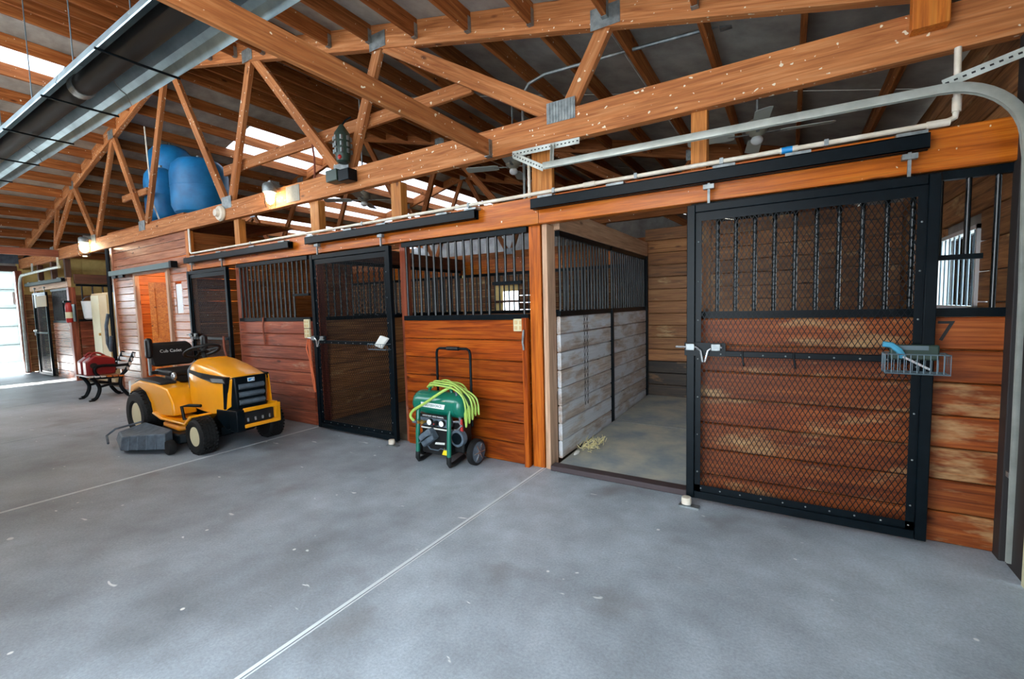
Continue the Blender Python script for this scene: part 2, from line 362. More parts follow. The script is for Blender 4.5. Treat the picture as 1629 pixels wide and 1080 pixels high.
# ---- roof: sheets, purlins, skylights
ce = struct('ceiling')
def sheet(x0, x1, y0, y1, m, name):
    n = (0, 0, .02)
    v = [(x0, y0, roofz(x0)), (x1, y0, roofz(x1)), (x1, y1, roofz(x1)), (x0, y1, roofz(x0))]
    return G().add(v+[(a, b, c+.02) for a, b, c in v], [(0, 3, 2, 1), (4, 5, 6, 7), (0, 1, 5, 4), (1, 2, 6, 5), (2, 3, 7, 6), (3, 0, 4, 7)]).obj(name, m, ce)
PX = .655
rows = []                                            # purlin x positions: from the ridge outward, both slopes
k = 0
while .16+PX*k < 9.75:
    rows += [(-6.6+.16+PX*k, 1), (-6.6-.16-PX*k, -1)]; k += 1
G().box(-16.45, -16.3, -4.6, 11.8, 3.1, 3.38).obj('fascia', 'darkwood', ce)
YS = [-4.6, -1.7, -.95, 1.9, 4.3, 4.85, 11.8]
# sheets per strip of two purlin bays
edges_r = [-6.6, -4.2, -1.8, .6, 3.25]
for a, b in zip(edges_r[:-1], edges_r[1:]):
    for y0, y1 in ((-4.6, -2.3), (-2.3, 0.0), (0.0, 1.95), (1.95, 3.9), (3.9, 5.85), (5.85, 7.8), (7.8, 9.75), (9.75, 11.8)):
        sheet(a+.002, b-.002, y0+.003, y1-.003, 'sheet', 'roof_sheet')
SKY = {(-8.15, -7.45): ((-1.7, -.95), (1.9, 11.8)), (-8.78, -8.15): ((1.9, 11.8),), (-10.75, -9.45): ((4.8, 11.8),), (-12.7, -11.4): ((3.0, 11.8),)}
ls = [-16.45, -14.7, -13.4, -12.7, -11.4, -10.75, -9.45, -8.78, -8.15, -7.45, -6.6]
for a, b in zip(ls[:-1], ls[1:]):
    sk = SKY.get((a, b), ()); y = -4.6
    for y0, y1 in sk:
        if y0 > y: sheet(a, b, y, y0, 'sheet_l', 'roof_sheet')
        sheet(a, b, y0, y1, 'sky_panel', 'skylight_panel'); y = y1
    if y < 11.8: sheet(a, b, y, 11.8, 'sheet_l', 'roof_sheet')
for x, s in rows:
    for y0, y1 in ((-4.5, -.045), (.045, 3.855), (3.945, 7.755), (7.845, 11.7)):
        z = roofz(x)-.095
        beam('purlin', (x, y0, z), (x, y1, z), .04, .184, 'purlin', ce)
    if -6 < x < 3.2:
        for y in (-.045, .045):
            sg = 1 if y > 0 else -1
            g = G().box(x-.024, x-.021, y, y+sg*.045, roofz(x)-.19, roofz(x)-.06).box(x+.021, x+.024, y, y+sg*.045, roofz(x)-.19, roofz(x)-.06).box(x-.024, x+.024, y, y+sg*.045, roofz(x)-.193, roofz(x)-.188)
            g.obj('joist_hanger', 'galv', ce)
ws = struct('wall_camera_side', (2.8, -4.2, 0))  # unseen wall, its gap placed to shape daylight on floor and stall fronts
for i in range(17):
    z = .1+.2*i
    for a, b in (((1.75, 3.1), (-7.5, -.5), (-16.2, -7.51)) if z < 2.85 else ((-.49, 3.1), (-7.5, -.5), (-16.2, -7.51))): beam('plank', (a, -4.2, z), (b, -4.2, z), .04, .194, 'red_wood', ws)
# ---- end and back walls
wl = struct('wall_left', (XL, 0, 0))
G().box(XL-.12, XL-.08, -.1, 11.8, 0, 3.45).obj('siding_sheet', 'gold', wl)
for j in range(12):
    for i in range(3):
        z0 = 2.28+i*.3
        G().box(XL-.08, XL-.05, .02+j*.62, .62+j*.62-.02, z0, z0+.28).obj('wall_panel', 'gold', wl)
for i in range(10): beam('plank', (XL-.04, .0, .12+.215*i), (XL-.04, 11.7, .12+.215*i), .04, .205, 'inner', wl)
G().box(XL-.12, XL-.06, -4.6, -.1, 2.78, 3.45).obj('header_sheet', 'sheet', wl)
for i in range(5): G().box(XL-.06, XL-.045, -3.6+.8*i, -3.6+.8*i+.78, 3.0, 3.3).obj('wall_panel', 'gray_pl', wl)
beam('lintel', (XL, -4.4, 2.86), (XL, -.1, 2.86), .1, .14, 'darkwood', wl)
beam('jamb', (XL+.02, -.09, 0), (XL+.02, -.09, 2.8), .12, .12, 'red_wood', wl, up=Vector((0, 1, 0)))
wb = struct('wall_back', (0, YB, 0))
for i in range(14):
    G().box(XL+i*1.37, XL+i*1.37+1.36, YB, YB+.04, 0, 1.3).obj('siding_sheet', 'gold', wb)
    G().box(XL+i*1.37, XL+i*1.37+1.36, YB, YB+.04, 2.1, 3.3).obj('siding_sheet', 'gold', wb)
    if i not in (6,): G().box(XL+i*1.37, XL+i*1.37+1.36, YB, YB+.04, 1.3, 2.1).obj('siding_sheet', 'gold', wb)
for i in range(5): beam('girt', (XL, YB-.03, .3+.7*i), (XR, YB-.03, .3+.7*i), .04, .09, 'darkwood', wb)
G().prism([(XL-.3, 3.3), (XR+.1, 3.3), (-6.6, 5.66)], YB, YB+.04, 'Y').obj('gable_sheet', 'sheet', wb)
wr = struct('wall_right', (XR, 0, 0))
# window opening y .75..1.66 z 1.41..1.96 in the right wall, and two small gaps where daylight leaks
ph = .205
for i in range(16):
    z0 = .02+ph*i; z1 = z0+ph-.008
    zc = (z0+z1)/2
    if z1 > 1.41 and z0 < 1.96: segs = [(1.67, 3.3), (.03, .74)]
    else: segs = [(.03, 3.3)]
    if i in (7, 8): segs = [s for s in segs if s[0] > 1] + [(.03, .46), (.482, .74)]
    for y0, y1 in segs:
        if zc < 3.3: beam('plank', (XR+.02, y0, zc), (XR+.02, y1, zc), .04, z1-z0, 'inner', wr)
G().box(XR+.045, XR+.06, .03, .45, 0, 3.3).obj('siding_sheet', 'sheet', wr)
G().box(XR+.045, XR+.06, .495, .72, 0, 3.3).obj('siding_sheet', 'sheet', wr)
for z0, z1 in ((0, 1.57), (1.60, 1.75), (1.78, 3.3)): G().box(XR+.045, XR+.06, .45, .495, z0, z1).obj('siding_sheet', 'sheet', wr)
G().box(XR+.045, XR+.06, 1.68, 11.8, 0, 3.3).obj('siding_sheet', 'sheet', wr)
G().box(XR+.045, XR+.06, .72, 1.68, 0, 1.4).obj('siding_sheet', 'sheet', wr)
G().box(XR+.045, XR+.06, .72, 1.68, 1.97, 3.3).obj('siding_sheet', 'sheet', wr)
wn = struct('window_1', (XR, 1.2, 1.4))
wf = G().box(XR-.02, XR+.06, .73, .76, 1.39, 1.98).box(XR-.02, XR+.06, 1.65, 1.68, 1.39, 1.98).box(XR-.02, XR+.06, .73, 1.68, 1.39, 1.42).box(XR-.02, XR+.06, .73, 1.68, 1.95, 1.98).obj('window_frame', 'white', wn)
G().box(XR+.03, XR+.034, .76, 1.65, 1.42, 1.95).obj('pane', 'glass', wn)
for i in range(8): rod('bar', (XR-.01, .8+.115*i, 1.42), (XR-.01, .8+.115*i, 1.95), .006, 'wire', wn)
# upper closing of the right wall beside the aisle and right overhead door
ul = struct('wall_right_aisle', (XR, -2, 0))
G().box(XR, XR+.05, -4.6, .03, 2.72, 3.34).obj('siding_sheet', 'darkwood', ul)
beam('jamb', (XR-.02, -.03, 0), (XR-.02, -.03, 2.9), .1, .1, 'skirt', ul, up=Vector((0, 1, 0)))
G().box(3.075, 3.1, -.34, -.085, 0, 2.75).obj('jamb_board', 'skirt', ul)
d2 = struct('door_2', (3.06, -2, 0))
for i in range(5): G().box(3.08, 3.12, -3.75, -.35, .01+.535*i, .53+.535*i).obj('door_section', 'door_w', d2, bevel=.008)
for y in (-.39, -1.3, -2.5, -3.7): G().box(3.055, 3.08, y-.035, y+.035, .01, 2.68).obj('stile', 'tan2', d2)
d1 = struct('door_1', (XL, -2, 0))
DZ = .30
for i in range(5):
    z0 = DZ+.5*i
    if i == 3:
        G().box(XL-.1, XL-.06, -3.75, -.16, z0, z0+.1).obj('door_section', 'door_t', d1)
        G().box(XL-.1, XL-.06, -3.75, -.16, z0+.42, z0+.485).obj('door_section', 'door_t', d1)
        for j in range(5):
            y0 = -3.75+.718*j
            G().box(XL-.1, XL-.06, y0+.66, y0+.718, z0+.1, z0+.42).obj('mullion', 'door_w', d1)
            G().box(XL-.085, XL-.08, y0, y0+.66, z0+.1, z0+.42).obj('pane', 'glass', d1)
    else: G().box(XL-.1, XL-.06, -3.75, -.16, z0, z0+.485).obj('door_section', 'door_t', d1, bevel=.008)
    if i < 4: G().box(XL-.095, XL-.07, -3.75, -.16, z0+.485, z0+.5).obj('hinge_strip', 'galv', d1)
# ================================================================== TRUSSES
def truss(y, label, m='beam', full=True, dark='purlin'):
    t = thing('roof_truss', label, 'truss', (-6.6, y, 2.87), 'timber roof trusses')
    th = .08
    def c(p0, p1, h, name): return beam(name, (p0[0], y, p0[1]), (p1[0], y, p1[1]), th, h, m, t)
    c((XL-.1, 2.995), (XR-.02, 2.995), .25, 'bottom_chord')
    dz = .117
    c((-6.6, 5.45+dz), (XR, 5.45+dz-.243*9.72), .235, 'top_chord'); c((XL-.2, 5.45+dz-.243*9.6), (-6.6, 5.45+dz), .235, 'top_chord')
    bt = [-13.1, -10.35, -7.94, -5.0, -2.43, .37]; tp = [-11.36, -9.0, -6.6, -4.22, -1.75, .76]
    def tz(x): return 5.5-.243*abs(x+6.6)
    W_ = [((bt[0], 3.1), (tp[0], tz(tp[0]))), ((bt[0]+.1, 3.1), (-12.6, tz(-12.6))), ((bt[1], 3.1), (tp[0], tz(tp[0]))), ((bt[1]+.06, 3.1), (tp[1], tz(tp[1]))), ((bt[2], 3.1), (tp[1], tz(tp[1]))),
          ((bt[2]+.1, 3.1), (tp[2]-.08, tz(tp[2]))), ((bt[3]-.08, 3.1), (tp[2]+.08, tz(tp[2]))), ((bt[3]+.05, 3.1), (tp[3], tz(tp[3]))), ((bt[4]-.06, 3.1), (tp[3]+.06, tz(tp[3]))),
          ((bt[4]+.1, 3.1), (tp[4]-.02, tz(tp[4]))), ((bt[5]-.08, 3.13), (tp[4]+.08, tz(tp[4])-.03)), ((bt[5]+.03, 3.1), (tp[5], tz(tp[5])))]
    for i, (a, b) in enumerate(W_):
        beam('web', (a[0], y+(.001*i), a[1]), (b[0], y+(.001*i), b[1]), .06, .125 if i not in (10,) else .15, m, t)
    for x in bt:
        for s in (-1,): G().box(x-.13, x+.13, y+s*.046-.0015, y+s*.046+.0015, 3.03, 3.2).obj('gusset_plate', 'galv', t)
    for x in tp: G().box(x-.12, x+.12, y-.0475, y-.0445, tz(x)-.06, tz(x)+.1).obj('gusset_plate', 'galv', t)
    return t
T0 = truss(0, 'front roof truss directly above the stall doors')
truss(3.9, 'middle roof truss behind the front truss, above the stall backs', 'purlin')
truss(-3.9, 'near roof truss over the camera side of the aisle')
truss(7.8, 'farthest roof truss, small in the gap above the header beam', 'purlin')
# corrugated gusset ribs on the nearest plates, square plate and splice
for k in range(9):
    x = .26+.027*k
    G().box(x, x+.012, -.052, -.047, 3.035, 3.195).obj('plate_rib', 'galv', T0)
G().box(-3.53, -3.25, -.045, -.0415, 2.9, 3.1).obj('splice_plate', 'plate', T0)
tag(beam('brace_board', (-5.25, .09, 3.63), (-.62, .09, 3.63), .04, .14, 'beam'), 'long horizontal brace board running behind the front truss webs', 'brace')
tag(beam('brace_board', (-9.0, .07, 3.75), (-7.9, .07, 3.75), .04, .12, 'beam'), 'short brace board left of the blue tanks', 'brace')
tag(beam('ceiling_beam', (-.35, -.05, 2.948), (-.35, -4.55, 2.948), .04, .146, 'beam'), 'long pale beam crossing overhead towards the camera, hung on the front truss', 'beam', 'cross beams over the aisle')
tag(beam('ceiling_beam', (-12.65, -.05, 3.0), (-12.65, -4.55, 3.0), .05, .16, 'red_wood'), 'red brown beam crossing the aisle high beside the far overhead door', 'beam', 'cross beams over the aisle')
h = thing('beam_hanger', 'galvanized hanger holding the pale cross beam to the truss', 'bracket', (-.33, -.05, 2.86))
G().box(-.376, -.371, -.09, -.043, 2.866, 3.02).box(-.329, -.324, -.09, -.043, 2.866, 3.02).obj('side_strap', 'galv', h); G().box(-.376, -.324, -.1, -.043, 2.866, 2.873).obj('seat_strap', 'galv', h)
tag(beam('hanging_post', (2.66, -.085, 2.99), (2.66, -.085, 3.6), .085, .16, 'orange_wood', up=Vector((1, 0, 0))), 'short orange post end hanging in front of the truss near right edge', 'post')
# ================================================================== STALL FRONT
def post(x, y, z0, z1, wx, wy, m, label):
    return tag(beam('post', (x, y, z0), (x, y, z1), wy, wx, m, None, up=Vector((1, 0, 0))), label, 'post', 'timber posts of the stall row')
header = thing('header_beam', 'long orange header beam over the stall doors', 'beam', (-1.6, -.03, 2.22))
beam('header_board', (-6.33, -.03+.045, 2.335), (.13, -.03+.045, 2.335), .09, .235, 'header', header)
beam('header_board', (.135, -.03+.045, 2.335), (XR-.03, -.03+.045, 2.335), .09, .235, 'header', header)
post(.06, .075, 0, 2.215, .12, .11, 'post_red', 'orange timber post at the open stall doorway, under the header')
tag(beam('trim_strip', (-.035, -.012, 0), (-.035, -.012, 1.39), .06, .05, 'stain', None, up=Vector((1, 0, 0))), 'narrow upright trim strip beside the open doorway post', 'trim')
tag(beam('jamb_board', (.16, .1, 0), (.16, .1, 2.215), .16, .05, 'pale', None, up=Vector((1, 0, 0))), 'pale grey jamb board lining the open stall doorway', 'jamb')
post(.14, .06, 2.46, 3.125, .2, .05, 'post', 'short post between header and truss above the open doorway')
post(1.44, .06, 2.46, 3.14, .11, .1, 'post', 'short post above the header, left of the ceiling fan motor')
post(-1.63, .06, 2.46, 2.865, .15, .1, 'post', 'short post above the header over the closed mesh door right edge')
post(-3.05, .06, 2.46, 2.865, .17, .1, 'post', 'short post above the header right of the lit jar lamp')
post(-4.88, .06, 2.46, 2.865, .13, .1, 'post', 'short post above the header below the unlit round fixture')
post(-3.17, .09, 0, 2.215, .12, .1, 'red_wood', 'red brown timber post left of the closed mesh door')
post(-1.62, .1, 0, 2.215, .09, .08, 'red_wood', 'slim timber post right of the closed mesh door')
post(-5.01, .1, 0, 2.215, .12, .1, 'red_wood', 'red brown timber post right of the far mesh door')
post(1.46, .14, .1, 2.215, .1, .1, 'inner', 'timber post hidden behind the open mesh door')

def stall_panel(name, label, a, b, nb, z0, z1, zt, mw, sp=.1, feed=None, group=None, mb='black', toprail=True, br=.0135, cat='panel', off=.02, boards=True):
    a = Vector((a[0], a[1], 0)); b = Vector((b[0], b[1], 0)); d = (b-a).normalized(); L = (b-a).length
    t = thing(name, label, cat, a, group)
    if boards:
        hb = (z1-z0)/nb
        for i in range(nb):
            z = z0+hb*(i+.5); beam('plank', a+Vector((0, 0, z)), b+Vector((0, 0, z)), .038, hb-.006, mw, t, ch=.011)
    r = G().bar(a+Vector((0, 0, z1+.025)), b+Vector((0, 0, z1+.025)), .045, .05).obj('bottom_rail', mb, t)
    if toprail: G().bar(a+Vector((0, 0, zt-.025)), b+Vector((0, 0, zt-.025)), .045, .05).obj('top_rail', mb, t)
    n = int(round(L/sp))
    for i in range(n):
        p = a+d*(L*(i+.5)/n); s = L*(i+.5)/n; lo = z1+.05
        if feed and feed[0] < s < feed[1]: lo = feed[2]
        rod('bar', p+Vector((0, 0, lo)), p+Vector((0, 0, zt-.03)), br, 'bar', t, n=10)
    if feed:
        p0 = a+d*(feed[0]-.02); p1 = a+d*(feed[1]+.02)
        G().bar(p0+Vector((0, 0, feed[2])), p1+Vector((0, 0, feed[2])), .03, .03).obj('feed_opening_rail', mb, t)
    return t
ZB, ZT = 1.375, 2.215
grp = 'plank and bar stall fronts'
S1 = stall_panel('stall_panel', 'varnished orange plank stall front behind the green compressor', (-1.57, .02), (-.01, .02), 7, .0, ZB, ZT, 'stain', .1, feed=(1.19, 1.47, 1.72), group=grp)
S2 = stall_panel('stall_panel', 'red brown plank stall front behind the yellow mower', (-4.94, .02), (-3.24, .02), 8, .0, ZB, ZT, 'red_wood', .1, feed=(1.36, 1.66, 1.72), group=grp)
S0 = stall_panel('stall_panel', 'worn plank stall front marked 7 behind the open mesh door', (1.39, .03), (3.06, .03), 7, .0, ZB, ZT, 'stain_worn', .122, feed=(1.3, 1.54, 1.72), group=grp, br=.014)
text('painted_number', '7', .17, 'black_m', S0, (2.805, .008, 1.285), (math.pi/2, 0, 0), .0008)
SF = stall_panel('stall_panel', 'plank stall front at the far end, door light painted in', (-13.72, .02), (-12.42, .02), 7, .0, ZB, 2.2, 'siding', .09, group=grp)  # paler siding wood puts the far door's light into the colour
# stall partitions
grp2 = 'partitions between stalls'
P1 = stall_panel('partition', 'scuffed grey plank partition on the left of the open stall, front half', (.2, .2), (.2, 1.58), 8, .05, ZB+.02, 2.18, 'gray_wood', .088, group=grp2)
P2 = stall_panel('partition', 'scuffed grey plank partition on the left of the open stall, rear half', (.2, 1.63), (.2, 3.12), 8, .05, ZB+.02, 2.18, 'gray_wood', .088, group=grp2)
tag(beam('partition_beam', (.2, .16, 2.28), (.2, 3.14, 2.28), .09, .2, 'pale'), 'pale timber beam on top of the open stall partition', 'beam')
for yy, lb in ((1.605, 'black steel upright in the middle of the open stall partition'), (3.14, 'black steel upright at the back corner of the open stall')):
    tag(G().box(.17, .245, yy-.02, yy+.02, .04, 1.42 if yy < 2 else 2.2).obj('steel_upright', 'black'), lb, 'upright', 'steel uprights of the partition')
stall_panel('partition', 'dark barred partition seen through the closed mesh door', (-3.2, .2), (-3.2, 3.1), 7, .02, ZB, 2.18, 'inner', .1, group=grp2)
beam('cap_beam', (-3.2, .16, 2.28), (-3.2, 3.14, 2.28), .09, .2, 'darkwood', bpy.data.objects['partition.002'])
stall_panel('partition', 'barred partition at the back of the stall behind the compressor', (-3.15, 3.2), (.15, 3.2), 7, .02, ZB, 2.1, 'inner', .1, group=grp2)
beam('cap_beam', (-3.15, 3.2, 2.22), (.15, 3.2, 2.22), .09, .24, 'header', bpy.data.objects['partition.003'])
stall_panel('partition', 'barred partition at the back of the stall behind the mower', (-6.3, 3.2), (-3.25, 3.2), 7, .02, ZB, 2.1, 'inner', .1, group=grp2)
beam('cap_beam', (-6.3, 3.2, 2.22), (-3.25, 3.2, 2.22), .09, .24, 'header', bpy.data.objects['partition.004'])
stall_panel('partition', 'red plank side of the far stall behind the tan locker', (-12.3, .12), (-12.3, 3.2), 7, .0, 1.4, 2.28, 'red_wood', .19, group=grp2, br=.016)
beam('cap_beam', (-12.3, .1, 2.4), (-12.3, 3.2, 2.4), .09, .22, 'darkwood', bpy.data.objects['partition.005'])
# open stall: solid plank back wall
bw = struct('wall_stall_back', (1.6, 3.2, 0))
for i in range(14):
    z = .12+.176*i+.08
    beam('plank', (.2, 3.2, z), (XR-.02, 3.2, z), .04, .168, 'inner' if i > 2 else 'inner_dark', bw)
# dark far wall behind the second row of stalls
bk = struct('wall_rear_stalls', (-4, 7.4, 0))
for i in range(12):
    for xa, xb in (((-12.2, -6.2), (-6.18, 3.0)) if not 1.45 < .1+.2*i < 2.2 else ((-12.2, -6.2), (-6.18, -5.3), (-4.5, 3.0))):
        beam('plank', (xa, 7.4, .1+.2*i), (xb, 7.4, .1+.2*i), .04, .19, 'inner', bk)
# stall floors
sl = thing('rubber_mat', 'grey worn stall mat at the open stall doorway', 'mat', (1.6, .8, 0), 'stall floor mats')
def matgeo(y0, y1, z0, z1): return G().add([(x, y, z) for x in (.24, 3.1) for (y, z) in ((y0, 0.002), (y1, 0.002), (y1, z1), (y0, z0))], [(0, 1, 2, 3), (4, 7, 6, 5), (0, 4, 5, 1), (1, 5, 6, 2), (2, 6, 7, 3), (3, 7, 4, 0)])
matgeo(.09, 1.585, .045, .09).obj('mat_slab', 'mat', sl)
sl2 = thing('rubber_mat', 'grey stall mat at the back of the open stall', 'mat', (1.6, 2.4, 0), 'stall floor mats')
matgeo(1.6, 3.16, .09, .125).obj('mat_slab', 'mat', sl2)
tag(G().box(.2, 1.4, -.02, .085, .002, .05).obj('door_sill', 'sill', bevel=.006), 'dark steel sill across the open stall doorway', 'sill')
bd = struct('floor_bedding')
for a, b in ((-3.1, .1), (-6.25, -3.3), (-15.9, -12.4)): G().box(a, b, .1, 3.15, .003, .06).obj('bedding', 'dirt', bd)
# ================================================================== SLIDING MESH DOORS
def diamond_mesh(x0, x1, z0, z1, y, dw, dh, th):
    g = G(); s = dh/dw
    def clip(c, sl):
        # z = sl*(x-x0)+c within the rectangle
        pts = []
        xs = sorted(((z0-c)/sl+x0, (z1-c)/sl+x0)); a = max(x0, xs[0]); b = min(x1, xs[1])
        if b-a < .005: return None
        return (a, sl*(a-x0)+c), (b, sl*(b-x0)+c)
    c = z0-s*(x1-x0)
    while c < z1:
        q = clip(c, s)
        if q: g.bar((q[0][0], y-.001, q[0][1]), (q[1][0], y-.001, q[1][1]), th*.6, th)
        c += dh
    c = z0
    while c < z1+s*(x1-x0):
        q = clip(c, -s)
        if q: g.bar((q[0][0], y+.001, q[0][1]), (q[1][0], y+.001, q[1][1]), th*.6, th)
        c += dh
    return g
def mesh_door(label, x0, x1, z0, z1, y, zm, group='sliding mesh stall doors', latch=True, rivets=True):
    t = thing('stall_door', label, 'door', ((x0+x1)/2, y, z0), group); s = .055
    for xa, xb in ((x0, x0+s), (x1-s, x1)):
        st = G().box(xa, xb, y-.025, y+.025, z0, z1).obj('stile', 'black', t, bevel=.004, seg=1)
    G().box(x0+s, x1-s, y-.022, y+.022, z0, z0+s).obj('lower_rail', 'black', t, bevel=.004, seg=1)
    G().box(x0+s, x1-s, y-.022, y+.022, z1-s, z1).obj('upper_rail', 'black', t, bevel=.004, seg=1)
    for xa, xb in ((x0+s, x0+s+.04), (x1-s-.04, x1-s)): G().box(xa, xb, y-.004, y, z0+s, z1-s).obj('clamp_strip', 'black', t)
    G().box(x0+s, x1-s, y-.004, y, z0+s, z0+s+.045).obj('clamp_strip', 'black', t)
    G().box(x0+s+.04, x1-s-.04, y-.004, y, z1-s-.06, z1-s).obj('clamp_strip', 'black', t)
    mr = G().box(x0+s, x1-s, y-.03, y-.004, zm-.02, zm+.02).obj('middle_rail', 'black', t, bevel=.003, seg=1)
    if rivets:
        for i in range(int((x1-x0)/.13)):
            xx = x0+.1+.13*i
            for zz, yy in ((z0+s+.022, y-.006), (zm-.004, y-.032)):
                G().ell((xx, yy, zz), (.006, .005, .006), 8, 5).obj('rivet', 'galv', t, True)
        for i in range(7):
            for xx in (x0+s+.02, x1-s-.02): G().ell((xx, y-.006, z0+.2+.28*i), (.006, .005, .006), 8, 5).obj('rivet', 'galv', t, True)
    diamond_mesh(x0+s, x1-s, z0+s, z1-s, y+.004, .031, .058, .0042).obj('wire_mesh', 'black', t)
    if latch:
        lt = G().box(x0-.012, x0+.26, y-.034, y-.028, zm-.02, zm+.075).obj('latch_plate', 'black', t)
        for xa in (x0+.0, x0+.17): G().box(xa, xa+.06, y-.06, y-.034, zm+.02, zm+.07).obj('latch_guide', 'galv', lt, bevel=.004)
        p = [(x0-.07, y-.05, zm+.045), (x0+.07, y-.05, zm+.045), (x0+.1, y-.055, zm+.02), (x0+.115, y-.06, zm-.06), (x0+.13, y-.06, zm-.06), (x0+.15, y-.055, zm+.02), (x0+.18, y-.05, zm+.045), (x0+.24, y-.05, zm+.045)]
        G().tube(p, .008, 8).obj('bolt', 'chrome', lt, True)
    for xx in (x0+.14, x1-.14):
        hg = G().box(xx-.008, xx+.008, y-.008, y+.008, z1, z1+.14).obj('hanger_bolt', 'galv', t)
        G().box(xx-.035, xx+.035, y-.02, y+.02, z1+.1, z1+.13).obj('trolley', 'galv', hg)
    return t
D3 = mesh_door('near sliding mesh stall door slid open over the worn stall front', 1.385, 2.735, .045, 2.185, -.10, 1.13)
D2 = mesh_door('closed sliding mesh stall door left of the green compressor', -3.06, -1.665, .03, 2.19, -.07, 1.12)
D1 = mesh_door('closed sliding mesh stall door behind the mower seat', -6.28, -5.06, .03, 2.19, -.07, 1.12, rivets=False)
DF = mesh_door('far sliding mesh stall door with a board hung on it', -14.85, -13.75, .03, 2.15, -.07, 1.12, rivets=False)
for xx, in ((1.75,), (2.05,)): G().tube([(xx, -.135, 1.15), (xx, -.14, 1.12), (xx+.01, -.145, 1.06), (xx+.01, -.15, 1.05)], .006, 6).obj('bridle_hook', 'black', D3)
def track(label, x0, x1, zc, brk, y=-.08, h=.085):
    t = thing('sliding_door_track', label, 'track', ((x0+x1)/2, y, zc-h/2), 'black tracks over the stall doors')
    g = G().box(x0, x1, y-.035, y+.035, zc+h/2-.006, zc+h/2).box(x0, x1, y-.035, y-.031, zc-h/2, zc+h/2).box(x0, x1, y+.031, y+.035, zc-h/2, zc+h/2).box(x0, x1, y-.035, y-.012, zc-h/2, zc-h/2+.006).box(x0, x1, y+.012, y+.035, zc-h/2, zc-h/2+.006)
    g.obj('channel', 'black', t)
    for xx in brk: G().box(xx-.07, xx+.07, y-.034, -.03, zc+h/2, zc+h/2+.018).box(xx-.06, xx+.06, -.036, -.03, zc+h/2, zc+h/2+.03).obj('bracket', 'galv', t)
    return t
track('long black track over the open stall doorway and open mesh door', .1, 2.68, 2.375, (.24, .85, 1.62, 2.05, 2.6))
track('black track over the closed mesh door beside the compressor', -3.1, -.5, 2.37, (-3.0, -2.3, -1.75, -.9, -.55))
track('grey lit track over the far mesh door by the tack room', -6.3, -3.45, 2.36, (-6.0, -5.2, -4.3, -3.6))
def roller(x, y, label):
    t = thing('floor_roller', label, 'roller', (x, y, 0), 'door guides on the floor')
    G().box(x-.05, x+.09, y-.03, y+.03, .0, .012).box(x-.03, x+.03, y-.01, y+.01, .012, .03).obj('base_plate', 'galv', t)
    G().lathe([(.012, .02), (.034, .022), (.036, .05), (.032, .07), (.012, .074)], (x, y, 0), 'Z', 18).obj('wheel', 'pvc', t, True)
roller(1.40, -.19, 'white roller guide on the floor at the near mesh door')
roller(-1.68, -.16, 'white roller guide on the floor at the closed mesh door')
# ================================================================== TACK ROOM
tk = struct('wall_tack_room', (-8, 0, 0))
hb = .1375
for i in range(21):
    z = .0+hb*(i+.5)
    segs = [(-9.55, -6.42)] if z > 2.28 else [(-9.55, -8.52), (-7.17, -6.42)]
    if 1.55 < z < 2.0: segs = [(-9.55, -8.52), (-7.17, -6.95), (-6.72, -6.42)]
    for a, b in segs: beam('siding_board', (a, .02, z), (b, .02, z), .03, hb-.008, 'siding', tk, ch=.006)
G().box(-6.95, -6.72, .015, .03, 1.52, 2.02).obj('patch_panel', 'white', tk)
for x in (-8.53, -7.16): beam('door_casing', (x, -.0, 0), (x, -.0, 2.3), .07, .08, 'pale', tk, up=Vector((1, 0, 0)))
beam('door_casing', (-8.5, .0, 2.29), (-7.19, .0, 2.29), .07, .08, 'pale', tk)
beam('corner_board', (-6.36, .02, 0), (-6.36, .02, 2.86), .09, .1, 'orange_wood', tk, up=Vector((1, 0, 0)))
beam('corner_board', (-9.6, .02, 0), (-9.6, .02, 2.86), .07, .09, 'siding', tk, up=Vector((1, 0, 0)))
# side wall of the tack room (faces the stalls), seen above the header
ts = struct('wall_tack_side', (-6.4, 1.6, 0))
for i in range(15): beam('plank', (-6.4, .08, .1+.19*i), (-6.4, 3.2, .1+.19*i), .04, .183, 'purlin', ts)
ti = struct('wall_tack_inner', (-8, 1.2, 0))
for i in range(13): beam('plank', (-9.5, 1.25, .1+.19*i), (-6.45, 1.25, .1+.19*i), .03, .184, 'orange_wood', ti)
for i in range(13): beam('plank', (-8.9, .08, .1+.19*i), (-8.9, 1.22, .1+.19*i), .03, .184, 'orange_wood', ti)
G().box(-9.5, -6.42, .05, 1.3, 2.6, 2.63).obj('inner_ceiling', 'orange_wood', ti)
dl = thing('wooden_door', 'orange panelled door standing ajar inside the tack room doorway', 'door', (-8.05, .3, 0))
a = Vector((-8.3, .12, 0)); b = Vector((-7.55, .75, 0)); d = (b-a).normalized(); nrm = Vector((d.y, -d.x, 0))
def pl(s0, s1, z0, z1, o0, o1, nm, m): return G().bar(a+d*s0+Vector((0, 0, (z0+z1)/2))+nrm*(o0+o1)/2, a+d*s1+Vector((0, 0, (z0+z1)/2))+nrm*(o0+o1)/2, abs(o1-o0), z1-z0).obj(nm, m, dl)
Ld = (b-a).length
pl(0, Ld, .05, 2.12, -.02, .02, 'door_leaf', 'orange_wood'); pl(0, .1, .05, 2.12, .02, .032, 'door_stile', 'orange_wood'); pl(Ld-.1, Ld, .05, 2.12, .02, .032, 'door_stile', 'orange_wood')
for z in (.05, .95, 2.0): pl(.1, Ld-.1, z, z+.12, .02, .032, 'door_rail', 'orange_wood')
G().ell(a+d*.83+nrm*.05+Vector((0, 0, 1.0)), (.03, .03, .03)).obj('knob', 'brass', dl, True)
t = thing('sliding_door_track', 'grey track above the tack room doorway', 'track', (-8, -.06, 2.3), 'black tracks over the stall doors')
